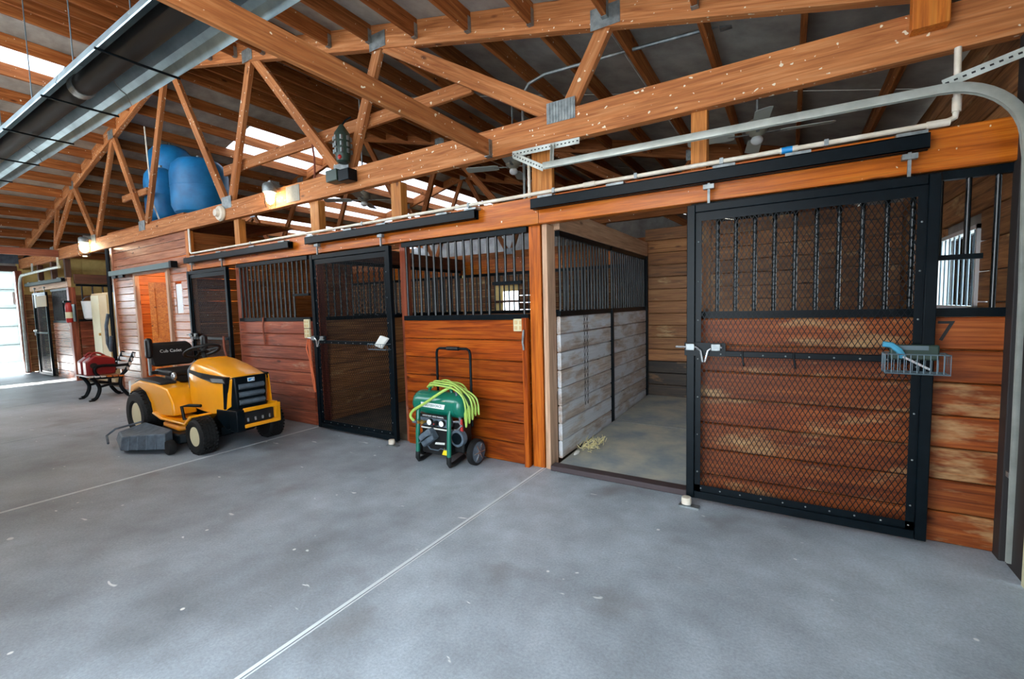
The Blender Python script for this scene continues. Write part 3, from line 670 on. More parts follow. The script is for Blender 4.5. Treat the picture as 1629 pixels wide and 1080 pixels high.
G().box(-9.45, -6.78, -.125, -.04, 2.29, 2.38).obj('channel', 'hood_out', t); G().box(-6.78, -6.7, -.135, -.036, 2.285, 2.395).obj('end_stop', 'black', t)
for x in (-9.3, -8.95): G().box(x-.1, x+.1, -.095, -.06, 2.24, 2.29).obj('trolley', 'black', t)
lt = thing('ceiling_bulb', 'bare bulb glowing inside the tack room', 'lamp', (-7.6, .8, 2.5))
G().cyl((-7.6, .8, 2.6), (-7.6, .8, 2.53), .03).obj('socket', 'outlet', lt); G().ell((-7.6, .8, 2.49), (.035, .035, .045)).obj('bulb', 'bulb', lt, True)
def plight(name, loc, e, col, r, parent):
    l = bpy.data.lights.new(name, 'POINT'); l.energy = e; l.color = col; l.shadow_soft_size = r
    o = bpy.data.objects.new(name, l); COL.objects.link(o); o.parent = parent; o.location = Vector(loc)-org(parent); return o
plight('bulb_light', (-7.6, .7, 2.35), 5, (1, .7, .4), .05, lt)
# loft with blue tanks
lo = thing('loft_platform', 'plank loft on top of the tack room carrying blue tanks', 'platform', (-8, .8, 3.13))
for i in range(8): beam('plank', (-9.75, .12+.24*i, 3.15), (-6.45, .12+.24*i, 3.15), .23, .04, 'purlin', lo)
def tank(x, y, z, r, hgt, label, lying=False):
    t = thing('pressure_tank', label, 'tank', (x, y, z), 'blue tanks on the loft')
    pr = [(r*.6, .0), (r*.72, .02), (r*.75, .1), (r*.9, .14), (r, .26), (r, hgt-.3), (r*.93, hgt-.16), (r*.72, hgt-.06), (r*.4, hgt-.015), (.03, hgt)]
    G().lathe(pr, (x, y, z), 'Z', 28).obj('shell', 'blue', t, True)
    G().lathe([(r+.004, hgt*.52-.01), (r+.007, hgt*.52), (r+.004, hgt*.52+.01)], (x, y, z), 'Z', 28).obj('weld_seam', 'blue', t, True)
    G().cyl((x, y, z+hgt-.01), (x, y, z+hgt+.05), .03).obj('valve', 'galv', t, True)
    return t
tank(-8.85, .86, 3.17, .38, 1.78, 'tallest blue pressure tank, standing at the back of the loft')
tank(-8.22, .42, 3.17, .28, 1.12, 'narrow blue pressure tank at the front left of the loft')
tank(-7.1, .58, 3.17, .45, 1.12, 'broad blue pressure tank at the front right of the loft')
tag(G().tube([(-7.95, .12, 4.9), (-7.92, .12, 4.2), (-7.85, .11, 3.55), (-7.6, .1, 3.2)], .012, 6).obj('cable', 'pvc', None, True), 'thin white cable hanging in front of the blue tanks', 'cable')
# ================================================================== FAR END
tf = track('pale track over the far stall at the end of the aisle', -15.35, -12.35, 2.38, (-15, -14, -12.6)); 
ft = thing('fascia_board', 'pale fascia board above the far stall', 'board', (-13.9, .02, 2.2)); beam('board', (-15.4, .02, 2.325), (-12.35, .02, 2.325), .06, .22, 'pale', ft)
post(-12.33, .03, 0, 2.2, .14, .12, 'red_wood', 'post at the corner of the far stall carrying the extinguisher')
post(-15.1, .05, 0, 2.2, .3, .06, 'red_wood', 'wide dark jamb board beside the far overhead door')
for x in (-14.6, -13.5, -12.5): post(x, .05, 2.44, 2.87, .12, .1, 'darkwood', {-14.6: 'leftmost short post over the far stall fascia', -13.5: 'middle short post over the far stall fascia', -12.5: 'rightmost short post over the far stall fascia'}[x])
hb_ = thing('hanging_board', 'tan board hung on the far mesh stall door', 'board', (-13.85, -.16, 1.75))
G().box(-14.33, -13.4, -.165, -.15, 1.78, 2.05).obj('board', 'cardboard', hb_, bevel=.02); G().box(-14.36, -14.22, -.168, -.149, 1.76, 2.08).obj('paper_edge', 'paper', hb_)
fe = thing('fire_extinguisher', 'red fire extinguisher hung on the far stall corner post', 'extinguisher', (-12.05, -.1, 1.35))
ex, ey = -12.08, -.1
G().lathe([(.05, 0), (.062, .02), (.062, .36), (.045, .43), (.025, .46)], (ex, ey, 1.38), 'Z', 20).obj('cylinder', 'red', fe, True); G().lathe([(.064, .1), (.064, .24)], (ex, ey, 1.38), 'Z', 20).obj('label_band', 'tan2', fe, True)
G().box(ex-.02, ex+.02, ey-.08, ey+.05, 1.84, 1.88).cyl((ex, ey, 1.82), (ex, ey, 1.86), .02).obj('lever', 'black', fe); G().tube([(ex, ey-.04, 1.86), (ex-.1, ey-.06, 1.84), (ex-.13, ey-.05, 1.7), (ex-.11, ey-.04, 1.5)], .014, 6).obj('hose', 'black', fe, True)
G().box(ex-.1, ex+.1, ey+.08, ey+.1, 1.4, 1.8).obj('wall_bracket', 'black', fe)
wp = thing('white_bucket', 'bright white flat-backed bucket hung on the far stall side bars', 'bucket', (-12.2, .3, 1.42))
G().loft([[(-12.24+.0*u, y, z) for (y, z) in ()] for u in ()], False) if False else None
G().lathe([(.13, 0), (.17, .03), (.2, .42), (.205, .43), (.19, .43)], (-12.05, .32, 1.44), 'Z', 20).obj('pail', 'white', wp, True); G().tube([(-12.05, .12, 1.84), (-12.08, .2, 1.96), (-12.08, .32, 2.0), (-12.08, .44, 1.96), (-12.05, .52, 1.84)], .008, 6).obj('handle', 'wire', wp, True)
cb = thing('metal_locker', 'tall tan metal locker in the recess beside the tack room', 'locker', (-11.2, .4, 0))
G().box(-11.75, -10.75, .22, .72, .02, 2.03).obj('body', 'tan', cb, bevel=.01); G().box(-11.73, -11.26, .2, .218, .1, 1.98).obj('door', 'tan2', cb, bevel=.006); G().box(-11.24, -10.77, .2, .218, .1, 1.98).obj('door', 'tan', cb, bevel=.006)
G().cyl((-11.3, .2, 1.1), (-11.3, .17, 1.1), .03).obj('handle', 'brass', cb, True)
dp = thing('downspout', 'dark upright pipe at the left corner of the tack room', 'pipe', (-9.68, -.06, 0))
G().tube([(-9.66, -.07, .5), (-9.64, -.07, 1.6), (-9.62, -.06, 2.85)], .035, 8).obj('pipe', 'black', dp, True); G().tube([(-9.66, -.12, 1.55), (-9.72, -.15, 1.3), (-9.72, -.15, .95), (-9.66, -.13, .8), (-9.6, -.12, 1.1)], .03, 8).obj('hung_hose', 'gray_pl', dp, True)
# ================================================================== PIPES AND TRACKS
pv = thing('pvc_pipe', 'white plastic pipe running along the top of the header beam', 'pipe', (0, -.06, 2.46))
G().tube([(-6.18, -.055, 2.86), (-6.18, -.055, 2.5), (-6.15, -.055, 2.472), (-3, -.055, 2.472), (0, -.055, 2.472), (2.74, -.055, 2.472), (2.79, -.055, 2.49), (2.795, -.055, 2.54), (2.79, -.055, 2.865)], .016, 10).obj('pipe', 'pvc', pv, True)
for x in (-4.4, -2.1, -.6, .3, 1.0, 1.6, 2.2): G().box(x-.012, x+.012, -.074, -.03, 2.452, 2.492).obj('clip', 'galv', pv)
for x in (.62, 2.0, 2.72): G().cyl((x-.05, -.055, 2.472), (x+.05, -.055, 2.472), .021).obj('coupling', 'pvc', pv, True)
G().cyl((2.795, -.055, 2.52), (2.795, -.055, 2.6), .021).obj('coupling', 'pvc', pv, True)
G().cyl((1.96, -.055, 2.472), (2.02, -.055, 2.472), .0215).obj('blue_mark', 'logo_b', pv, True)
cd = thing('conduit', 'grey conduit curving across the roof behind the front truss', 'conduit', (-.3, .6, 3.2))
G().tube([(-.36, .6, 2.5), (-.36, .6, 3.5), (-.35, .6, 3.68), (-.28, .6, 3.76), (-.1, .6, 3.8), (.7, .6, 3.77), (1.4, .6, 3.735), (1.52, .6, 3.74), (1.56, .6, 3.76)], .016, 8).obj('pipe', 'galv', cd, True); G().box(1.5, 1.6, .58, .64, 3.7, 3.74).obj('strap', 'galv', cd)
cd2 = thing('conduit', 'thin white conduit dropping beside the post above the open doorway', 'conduit', (-.04, -.0, 2.5)); G().tube([(-.03, .11, 2.47), (-.03, .11, 2.86)], .014, 8).obj('pipe', 'pvc', cd2, True)
cd3 = thing('conduit', 'thin grey conduit beside the short post near the jar lamp', 'conduit', (-3.16, 0, 2.5)); G().tube([(-3.17, .08, 2.47), (-3.17, .08, 2.865)], .013, 8).obj('pipe', 'galv', cd3, True)
# right overhead-door track with perforated brackets
YT = -.15
ot = thing('overhead_door_track', 'white steel track of the right overhead door, curving down at right', 'track', (1.6, YT, 0), 'overhead door tracks')
def trackpath(sx):
    P = [(.26, 2.63)]
    P += [(.26+(2.70-.26)*i/4, 2.63-.035*i/4) for i in range(1, 5)]
    cx, cz, r = 2.70, 2.275, .32
    P += [(cx+r*math.sin(math.radians(a)), cz+r*math.cos(math.radians(a))) for a in range(10, 91, 8)]
    P += [(3.03, 2.2), (3.045, 1.5), (3.055, .03)]
    return P
def ribbon(path, y, sgn, mirror=None):
    g = G()
    fx = (lambda x: x) if mirror is None else mirror
    prof = [(0, 0), (.0, .045), (-.008, .05), (-.03, .05), (-.034, .04), (-.034, .0), (-.030, .0), (-.030, .038), (-.026, .046), (-.01, .046), (-.004, .042), (-.004, 0)]
    rings = []
    for i, (x, z) in enumerate(path):
        a = path[max(i-1, 0)]; b = path[min(i+1, len(path)-1)]; tx, tz = b[0]-a[0], b[1]-a[1]; l = math.hypot(tx, tz); nx, nz = -tz/l, tx/l
        k_ = .5 if z < 2.25 else 1.0
        rings.append([(fx(x+nx*q*k_), y+sgn*p*k_, z+nz*q*k_) for p, q in prof])
    return g.loft(rings)
ribbon(trackpath(1), YT, 1).obj('rail', 'galv_l', ot, True)
def perf(p0, p1, nm, y=YT):
    p0 = Vector(p0); p1 = Vector(p1); l = (p1-p0).length; g = G().bar(p0, p1, .003, .05, up=Vector((0, 0, 1)))
    o = g.obj(nm, 'track_w', ot)
    q = G().bar(p0+Vector((0, .015, .024)), p1+Vector((0, .015, .024)), .03, .003); q.obj(nm+'_flange', 'track_w', ot)
    n = int(l/.034)
    h_ = G()
    for i in range(n):
        c = p0+(p1-p0)*((i+.5)/n); dd = (p1-p0).normalized(); h_.bar(c-dd*.008+Vector((0, -.0022, 0)), c+dd*.008+Vector((0, -.0022, 0)), .001, .01)
    h_.obj('punched_holes', 'black_m', o)
perf((-.1, -.06, 2.845), (.54, -.06, 2.835), 'angle_bracket'); perf((-.08, -.07, 2.83), (.25, -.14, 2.645), 'angle_bracket'); perf((.31, -.1, 2.83), (.31, -.12, 2.66), 'angle_bracket')
perf((2.72, -.12, 2.66), (3.1, -.12, 2.76), 'angle_bracket')
for z in (.5, 1.9): G().box(3.05, 3.075, YT+.0, YT+.04, z, z+.03).obj('jamb_bracket', 'galv', ot)
op = thing('overhead_door_track', 'pale track of the far overhead door, curving down at left', 'track', (-14, YT, 0), 'overhead door tracks')
pth = [(-12.2, 2.66), (-13, 2.66), (-15.2, 2.64)]+[(-15.2-.36*math.sin(math.radians(a)), 2.28+.36*math.cos(math.radians(a))) for a in range(10, 91, 16)]+[(-15.57, 1.2), (-15.6, .05)]
G().tube([(x, -.16, z) for x, z in pth], .035, 8).obj('rail', 'track_w', op, True)
for x in (-12.3, -14.3): G().box(x-.02, x+.02, -.17, -.14, 2.66, 2.88).obj('hanger_strap', 'track_w', op)
# ================================================================== HEATER
ht = thing('radiant_heater', 'long tube heater with aluminium reflector hung over the aisle', 'heater', (-6, -1.76, 3.75))
prof = [(-.29, 3.70), (-.27, 3.78), (-.12, 3.93), (.0, 3.96), (.12, 3.93), (.2, 3.83), (.25, 3.80), (.29, 3.70)]
def hoodgeo(x0, x1):
    out = [(-1.765+p, z+.006) for p, z in prof]; inn = [(-1.765+p*.985, z-.004) for p, z in prof][::-1]
    return G().prism(out+inn, x0, x1, 'X')
for a_, b_ in ((-13.2, -10.1), (-10.08, -7.0), (-6.98, -3.9), (-3.88, -.9)): hoodgeo(a_, b_).obj('reflector', 'hood', ht)
for a_, b_ in ((-13.4, -8.2), (-8.2, -4.05), (-4.05, -.8)):
    G().cyl((a_, -1.82, 3.80), (b_, -1.82, 3.80), .095, n=18).obj('burner_tube', 'tube', ht, True)
for x in (-11.6, -8.2, -4.05): G().cyl((x-.06, -1.82, 3.80), (x+.06, -1.82, 3.80), .105, n=18).obj('tube_clamp', 'galv', ht, True)
for i in range(9):
    x = -13+1.45*i
    G().tube([(x, -2.07, 3.69), (x, -1.765, 3.685), (x, -1.46, 3.69)], .011, 6).obj('support_wire', 'black', ht)
    G().tube([(x, -1.8, 3.94), (x, -1.8, roofz(x)-.05)], .006, 5).obj('hanger_chain', 'wire', ht)
# ================================================================== FANS, LAMPS
def fan(x, y, z, a0, label, s=.62):
    t = thing('ceiling_fan', label, 'fan', (x, y, z), 'ceiling fans over the stalls')
    G().cyl((x, y, z+.08), (x, y, roofz(x)-.02), .012).obj('down_rod', 'galv', t, True)
    G().lathe([(.05, .14), (.09, .12), (.11, .07), (.1, .02), (.05, -.02), (.03, -.05)], (x, y, z), 'Z', 20).obj('motor', 'fanm', t, True)
    G().ell((x, y, z-.06), (.055, .055, .045)).obj('hub_cap', 'white', t, True)
    for k in range(4):
        a = math.radians(a0+90*k); dx, dy = math.cos(a), math.sin(a)
        p = Vector((x, y, z)); u = Vector((dx, dy, 0)); v_ = Vector((-dy, dx, .16))
        r = [p+u*.2-v_*.05, p+u*.24-v_*.065, p+u*s-v_*.07, p+u*(s+.02)-v_*.04, p+u*(s+.02)+v_*.04, p+u*s+v_*.07, p+u*.24+v_*.065, p+u*.2+v_*.05]
        n = len(r); up = Vector((0, 0, .006))
        bl = G().add(r+[q+up for q in r], [tuple(range(n))[::-1], tuple(range(n, 2*n))]+[(i, (i+1) % n, n+(i+1) % n, n+i) for i in range(n)]).obj('blade', 'fan', t)
        G().bar(p+u*.07+Vector((0, 0, .0)), p+u*.26+Vector((0, 0, .004)), .03, .008).obj('blade_iron', 'galv', t)
fan(1.72, 1.62, 3.14, 8, 'pale ceiling fan over the open stall, nearest the right')
fan(-1.1, 1.62, 3.33, 20, 'ceiling fan seen below the beam hanger, over the compressor stall')
fan(-4.0, 1.62, 3.31, 35, 'small ceiling fan over the stall behind the mower')
def jar_lamp(x, y, z, label, lit, e, s=1):
    t = thing('jar_lamp', label, 'lamp', (x, y, z), 'jar lamps on the truss')
    G().lathe([(.05, .16), (.075, .14), (.085, .1), (.085, .04), (.07, .03)], (x, y, z), 'Z', 18).obj('cap', 'galv', t, True)
    G().box(x-.03, x+.03, min(y, y+.12) if y > -1 else y-.12, max(y, y+.12) if y > -1 else y, z+.12, z+.19).obj('arm', 'galv', t)
    G().lathe([(.065*s, .04), (.066*s, -.1*s), (.055*s, -.15*s), (.02*s, -.17*s)], (x, y, z), 'Z', 18).obj('glass_jar', 'glass', t, True)
    G().ell((x, y, z-.035*s), (.05*s, .05*s, .075*s)).obj('bulb', 'bulb' if lit else 'outlet', t, True)
    if lit: plight('lamp_light', (x, y, z-.03), e, (1, .7, .38), .06, t)
jar_lamp(-3.7, -.16, 3.0, 'lit jar lamp on the truss left of the grey plate', True, .8)
jar_lamp(-10.5, -.16, 3.0, 'brightest jar lamp, on the truss at the far left', True, 26, 1.5)
jar_lamp(.25, -3.78, 3.0, 'jar lamp on the camera-side truss opposite the open stall', True, 12)
jar_lamp(-4.1, -3.78, 3.0, 'jar lamp on the camera-side truss opposite the mower', True, 12)
jar_lamp(-8.5, -3.78, 3.0, 'jar lamp on the camera-side truss opposite the tack room', True, 12)
ul_ = thing('round_fixture', 'unlit round white lamp socket on the truss above the tack side', 'lamp', (-5.15, -.06, 2.96))
G().lathe([(.11, .0), (.115, -.02), (.1, -.05), (.06, -.055), (.05, -.1), (.02, -.11)], (-5.15, -.045, 2.975), 'Y', 20).obj('socket', 'pvc', ul_, True)
zp = thing('bug_zapper', 'dark green ribbed canister hanging on the front truss web', 'insect trap', (-2.28, -.12, 3.15))
G().lathe([(.05, .0), (.075, .02), (.085, .1), (.085, .32), (.06, .36), (.02, .42)], (-2.28, -.13, 3.15), 'Z', 18).obj('body', 'olive', zp, True)
for r_ in range(3):
    for k in range(8):
        a = k*math.pi/4; G().box(-2.28+.088*math.cos(a)-.012, -2.28+.088*math.cos(a)+.012, -.13+.088*math.sin(a)-.012, -.13+.088*math.sin(a)+.012, 3.25+.07*r_, 3.295+.07*r_).obj('vent', 'galv', zp)
G().tube([(-2.28, -.13, 3.56), (-2.25, -.1, 3.62), (-2.2, -.06, 3.66)], .01, 6).obj('hook', 'black', zp); G().ell((-2.25, -.2, 3.2), (.025, .02, .025)).obj('red_button', 'red', zp, True)
jb = thing('junction_box', 'dark twin speaker box on the truss below the green canister', 'box', (-2.34, -.1, 2.95))
G().box(-2.54, -2.35, -.18, -.045, 2.97, 3.1).obj('box', 'olive', jb, bevel=.008); G().box(-2.34, -2.16, -.17, -.045, 2.95, 3.08).obj('box', 'black', jb, bevel=.008)
tag(G().tube([(-3.02, .02, 3.14), (-3.05, .05, 3.25), (-3.06, .06, 3.42), (-3.1, .07, 3.58)], .012, 6).obj('wire', 'rope', None, True), 'short pale wire rising behind the truss chord near the jar lamp', 'wire')
# ================================================================== SMALL THINGS ON THE FRONT
def outlet(x, y, z, n, label):
    t = thing('outlet_box', label, 'outlet', (x, y, z), 'power outlets on the stall fronts')
    for k in range(n):
        zz = z-.125*k
        G().box(x-.055, x+.055, y-.03, y, zz-.058, zz+.058).obj('plate', 'outlet', t, bevel=.006)
        for dx in (-.025, .025):
            for dz in (-.025, .025): G().box(x+dx-.015, x+dx+.015, y-.034, y-.029, zz+dz-.017, zz+dz+.017).obj('socket', 'tan', t, bevel=.003)
outlet(-.1, 0, 1.325, 1, 'ivory power outlet at the right end of the orange stall front')
outlet(-3.29, 0, 1.34, 2, 'pair of ivory power outlets on the stall front by the closed door')
tag(G().tube([(-3.27, -.035, 1.14), (-3.3, -.04, 1.02), (-3.25, -.04, .9), (-3.21, -.045, .7), (-3.17, -.045, .48), (-3.15, -.045, .46), (-3.16, -.045, .62), (-3.22, -.05, .95), (-3.24, -.05, 1.12), (-3.21, -.05, 1.15), (-3.2, -.05, .95), (-3.19, -.05, .6)], .008, 6).obj('extension_cord', 'cord', None, True), 'orange extension cord looped below the pair of outlets', 'cord')
tag(G().tube([(-4.3, -.01, 1.43), (-4.31, -.02, 1.3), (-4.3, -.012, 1.05)], .012, 6).obj('strap', 'rope', None, True), 'brown strap hanging over the rail of the mower stall front', 'strap')
tag(G().tube([(-5.2, -.12, 1.16), (-5.18, -.13, 1.0), (-5.12, -.13, .8), (-5.05, -.12, .62)], .016, 6).obj('lead_rope', 'rope', None, True), 'brown lead rope hanging on the mesh door behind the steering wheel', 'rope')
pp = thing('rag', 'pale folded rag tucked in the closed mesh door tray', 'rag', (-1.8, -.12, 1.08))
G().add([(-1.93, -.13, 1.1), (-1.8, -.15, 1.22), (-1.69, -.13, 1.19), (-1.83, -.12, 1.07), (-1.9, -.1, 1.09), (-1.79, -.105, 1.21), (-1.7, -.1, 1.18), (-1.82, -.1, 1.06)], [(0, 1, 2, 3), (7, 6, 5, 4), (0, 4, 5, 1), (1, 5, 6, 2), (2, 6, 7, 3), (3, 7, 4, 0)]).obj('cloth', 'paper', pp, True, bevel=.01)
tr = thing('wire_tray', 'small wire tray on the closed mesh door holding a rag', 'tray', (-1.82, -.12, 1.05))
for dx in (0,): G().tube([(-1.98, -.1, 1.06), (-1.98, -.17, 1.06), (-1.69, -.17, 1.06), (-1.69, -.1, 1.06)], .004, 6).tube([(-1.98, -.1, 1.12), (-1.98, -.17, 1.12), (-1.69, -.17, 1.12), (-1.69, -.1, 1.12)], .003, 6).obj('rim', 'wire', tr, True)
for i in range(8): G().tube([(-1.98+.041*i, -.1, 1.06), (-1.98+.041*i, -.17, 1.06), (-1.98+.041*i, -.17, 1.12)], .002, 5).obj('wire', 'wire', tr)
wbk = thing('wire_basket', 'wire basket on the near open mesh door', 'basket', (2.61, -.2, 1.04))
X0, X1, Y0, Y1, Z0, Z1 = 2.5, 2.78, -.24, -.13, 1.06, 1.17
for z_ in (Z0, Z1): G().tube([(X0, Y0, z_), (X1, Y0, z_), (X1, Y1, z_), (X0, Y1, z_)], .004, 6, True).obj('rim', 'wire', wbk, True)
for i in range(11): x = X0+.028*i; G().tube([(x, Y1, Z1), (x, Y1, Z0), (x, Y0, Z0), (x, Y0, Z1)], .0022, 5).obj('wire', 'wire', wbk)
for i in range(4): y = Y0+.035*i; G().tube([(X0, y, Z1), (X0, y, Z0), (X1, y, Z0), (X1, y, Z1)], .0022, 5).obj('wire', 'wire', wbk)
sc_ = thing('scraper', 'blue handled scraper lying in the wire basket', 'scraper', (2.6, -.19, 1.1))
G().tube([(2.49, -.2, 1.225), (2.53, -.2, 1.22), (2.565, -.2, 1.19), (2.585, -.19, 1.15)], .017, 8).obj('grip', 'sponge', sc_, True); G().bar((2.58, -.19, 1.155), (2.7, -.19, 1.085), .05, .012).obj('blade', 'chrome', sc_)
bx_ = thing('hoof_tray', 'dark tray of grooming bits behind the wire basket', 'tray', (2.62, -.15, 1.15)); G().box(2.53, 2.75, -.16, -.135, 1.13, 1.22).obj('tray', 'olive', bx_, bevel=.01); G().box(2.56, 2.7, -.17, -.16, 1.19, 1.215).obj('lip', 'wire', bx_)
chn = thing('chain', 'doubled chain hanging on the open stall partition', 'chain', (.245, .72, 1.4))
for yy in (.7, .77):
    for i in range(26):
        z = 1.4-.036*i
        if i % 2: G().tube([(.25, yy-.007, z), (.25, yy-.007, z-.03), (.25, yy+.007, z-.03), (.25, yy+.007, z)], .0022, 5, True).obj('link', 'black', chn)
        else: G().tube([(.243, yy, z), (.243, yy, z-.03), (.257, yy, z-.03), (.257, yy, z)], .0022, 5, True).obj('link', 'black', chn)
stw = G()
for i in range(120):
    x = random.gauss(.37, .05); y = .42+random.random()*.3; 
    a = random.uniform(0, 6.28); l = random.uniform(.03, .1); z = .075+random.random()*.05
    x = max(x, .27)
    stw.bar((x, y, z), (x+l*math.cos(a)*.5, y+l*math.sin(a), z+random.uniform(-.01, .05)), .004, .004)
so = tag(stw.obj('straw_tuft', 'straw'), 'pale tuft of straw on the open stall floor by the partition', 'straw', kind='stuff')
tag(G().loft([[(.3+r*math.cos(t)*.5, y, .075+r*math.sin(t)*.5) for t in [k*math.pi/4 for k in range(8)]] for y, r in ((.28, .01), (.31, .03), (.36, .04), (.4, .02))]).obj('paper_scrap', 'paper', None, True), 'crumpled white scrap beside the straw on the stall floor', 'paper')
tag(G().tube([(-.03, -.055, 1.28), (-.025, -.075, 1.24), (-.035, -.07, 1.17), (-.03, -.06, 1.1)], .01, 8).obj('door_pull', 'galv', None, True), 'pale curved metal pull on the trim strip by the open doorway', 'handle')

nst = tag(G().ell((-1.33, -.075, 4.40), (.09, .035, .075), 12, 8).obj('mud_nest', 'cardboard', None, True), 'pale mud nest stuck on the truss top chord', 'nest')
# ================================================================== RIDING MOWER (faces +X)
mw = thing('riding_mower', 'yellow riding mower parked beside the stall front', 'mower', (-3.95, -.92, 0))
CY = -.93
def tyre(x, y, r, w_, rim, name, out):
    pr = [(rim, -w_/2*.8), (rim+.03, -w_/2), (r-.03, -w_/2), (r, -w_/2*.72), (r, w_/2*.72), (r-.03, w_/2), (rim+.03, w_/2), (rim, w_/2*.8)]
    o = G().lathe(pr, (x, y, r), 'Y', 36).obj(name, 'rubber', mw, True)
    g = G(); n = 30
    for i in range(n):
        a = 2*math.pi*i/n
        for j in range(5):
            yy = y-w_*.36+w_*.18*j; aa = a+(math.pi/n if j % 2 else 0); c = Vector((x+(r+.003)*math.cos(aa), yy, r+(r+.003)*math.sin(aa))); t_ = Vector((-math.sin(aa), 0, math.cos(aa)))
            g.bar(c-t_*.014, c+t_*.014, w_*.13, .012, up=Vector((math.cos(aa), 0, math.sin(aa))))
    g.obj('tread_lugs', 'rubber', o)
    s = out
    G().lathe([(.03, s*w_*.18), (rim*.55, s*w_*.18), (rim*.8, s*w_*.3), (rim*.97, s*w_*.36), (rim, s*w_*.42), (rim-.012, s*w_*.43)], (x, y, r), 'Y', 28).obj('rim', 'cream', o, True)
    G().cyl((x, y+s*w_*.17, r), (x, y+s*w_*.33, r), .035, n=14).obj('hub_cap', 'black', o, True)
tyre(-3.36, -1.29, .195, .17, .105, 'front_wheel', -1); tyre(-3.36, -.55, .195, .17, .105, 'front_wheel', 1)
tyre(-4.74, -1.29, .29, .24, .15, 'rear_wheel', -1); tyre(-4.74, -.56, .29, .24, .15, 'rear_wheel', 1)
G().cyl((-3.36, -1.25, .19), (-3.36, -.6, .19), .025).box(-3.42, -3.3, -1.12, -.74, .16, .24).obj('front_axle', 'black', mw)
G().box(-4.8, -3.15, -1.06, -.8, .22, .36).obj('chassis', 'black', mw, bevel=.01)
# hood: lofted cross-sections
def sec(x, hw, zb, zs, zt, cr):
    # half width hw, bottom zb, shoulder zs, top zt
    pts = [(-hw, zb), (-hw*1.03, (zb+zs)/2), (-hw, zs), (-hw+cr*.4, zs+(zt-zs)*.65), (-hw+cr*1.1, zt-.006), (-hw*.3, zt+.006)]
    pts = pts+[(-a_, b_) for a_, b_ in pts[::-1]]
    return [(x, CY+a_, b_) for a_, b_ in pts]
hood = G().loft([sec(-3.86, .23, .5, .84, .975, .08), sec(-3.78, .245, .44, .86, .985, .08), sec(-3.6, .25, .42, .855, .965, .08), sec(-3.35, .235, .4, .83, .915, .08), sec(-3.15, .215, .44, .805, .86, .07), sec(-3.06, .195, .50, .80, .835, .06), sec(-3.02, .185, .79, .80, .822, .05)]).obj('hood', 'yellow', mw, True, bevel=.006)
for k in range(4):
    x = -3.72+.075*k; G().bar((x, CY-.1, .985-.014*k-.004*k*k*.3), (x, CY+.12, .985-.014*k-.004*k*k*.3), .022, .014).obj('vent_ridge', 'yellow', hood)
for s in (-1, 1):
    q = [(-3.80, .835), (-3.80, .868), (-3.5, .845), (-3.06, .818), (-3.05, .755), (-3.3, .755), (-3.55, .79)]
    yy = CY+s*.248
    G().add([(x, CY+s*(.236 if x > -3.2 else .256), z) for x, z in q]+[(x, CY+s*.16, z) for x, z in q], [tuple(range(7)), tuple(range(7, 14))[::-1]]+[(i, (i+1) % 7, 7+(i+1) % 7, 7+i) for i in range(7)]).obj('side_strip', 'black', mw)
    hl = [(-3.32, .80), (-3.1, .805), (-3.07, .765), (-3.28, .763)]
    G().add([(x, CY+s*(.262 if x < -3.2 else .243), z) for x, z in hl]+[(x, CY+s*.2, z) for x, z in hl], [(0, 1, 2, 3), (7, 6, 5, 4)]+[(i, (i+1) % 4, 4+(i+1) % 4, 4+i) for i in range(4)]).obj('headlight', 'lens', mw)
gl = G().add([(-3.0, CY-.17, .82), (-3.0, CY+.17, .82), (-2.995, CY+.155, .45), (-2.995, CY-.155, .45), (-3.12, CY-.235, .79), (-3.12, CY+.235, .79), (-3.16, CY+.225, .46), (-3.16, CY-.225, .46)],
     [(0, 1, 2, 3), (7, 6, 5, 4), (0, 4, 5, 1), (1, 5, 6, 2), (2, 6, 7, 3), (3, 7, 4, 0)]).obj('grille', 'black', mw, bevel=.012)
for k in range(3):
    z = .68-.085*k; G().loft([[(-2.99, CY+y, z), (-2.968, CY+y, z+.02), (-2.972, CY+y, z+.045), (-2.995, CY+y, z+.055)] for y in (-.135, -.07, .07, .135)]).obj('grille_bar', 'gray_pl', gl, True)
em = G().box(-2.992, -2.985, CY-.038, CY+.038, .755, .795).obj('emblem', 'white', gl, bevel=.003); G().box(-2.984, -2.981, CY-.03, CY+.03, .761, .789).obj('emblem_field', 'logo_b', em); G().prism([(CY-.022, .765), (CY+.02, .765), (CY+.024, .785), (CY+.002, .78), (CY-.006, .772)], -2.981, -2.979, 'X').obj('emblem_mark', 'white', em)
G().add([(-3.28, CY-.24, .46), (-3.0, CY-.2, .46), (-3.0, CY-.2, .3), (-3.12, CY-.22, .24), (-3.28, CY-.24, .36), (-3.28, CY+.2, .46), (-3.0, CY+.2, .46), (-3.0, CY+.2, .3), (-3.12, CY+.2, .24), (-3.28, CY+.2, .36)], [(0, 1, 2, 3, 4), (9, 8, 7, 6, 5), (0, 5, 6, 1), (1, 6, 7, 2), (2, 7, 8, 3), (3, 8, 9, 4), (4, 9, 5, 0)]).obj('lower_nose', 'black', mw, bevel=.01)
bp_ = G().box(-2.93, -2.90, CY-.14, CY+.26, .445, .485).obj('bumper_bar', 'yellow', mw, bevel=.005); G().box(-2.93, -2.90, CY-.14, CY+.25, .27, .308).obj('bumper_bar', 'yellow', mw, bevel=.005)
G().box(-2.93, -2.905, CY+.22, CY+.26, .27, .485).obj('bumper_upright', 'yellow', mw, bevel=.004); G().box(-3.05, -2.905, CY-.22, CY-.13, .24, .47).obj('bumper_mount', 'black', mw, bevel=.008); G().box(-3.1, -2.905, CY+.2, CY+.23, .3, .5).obj('bumper_stay', 'yellow', mw)
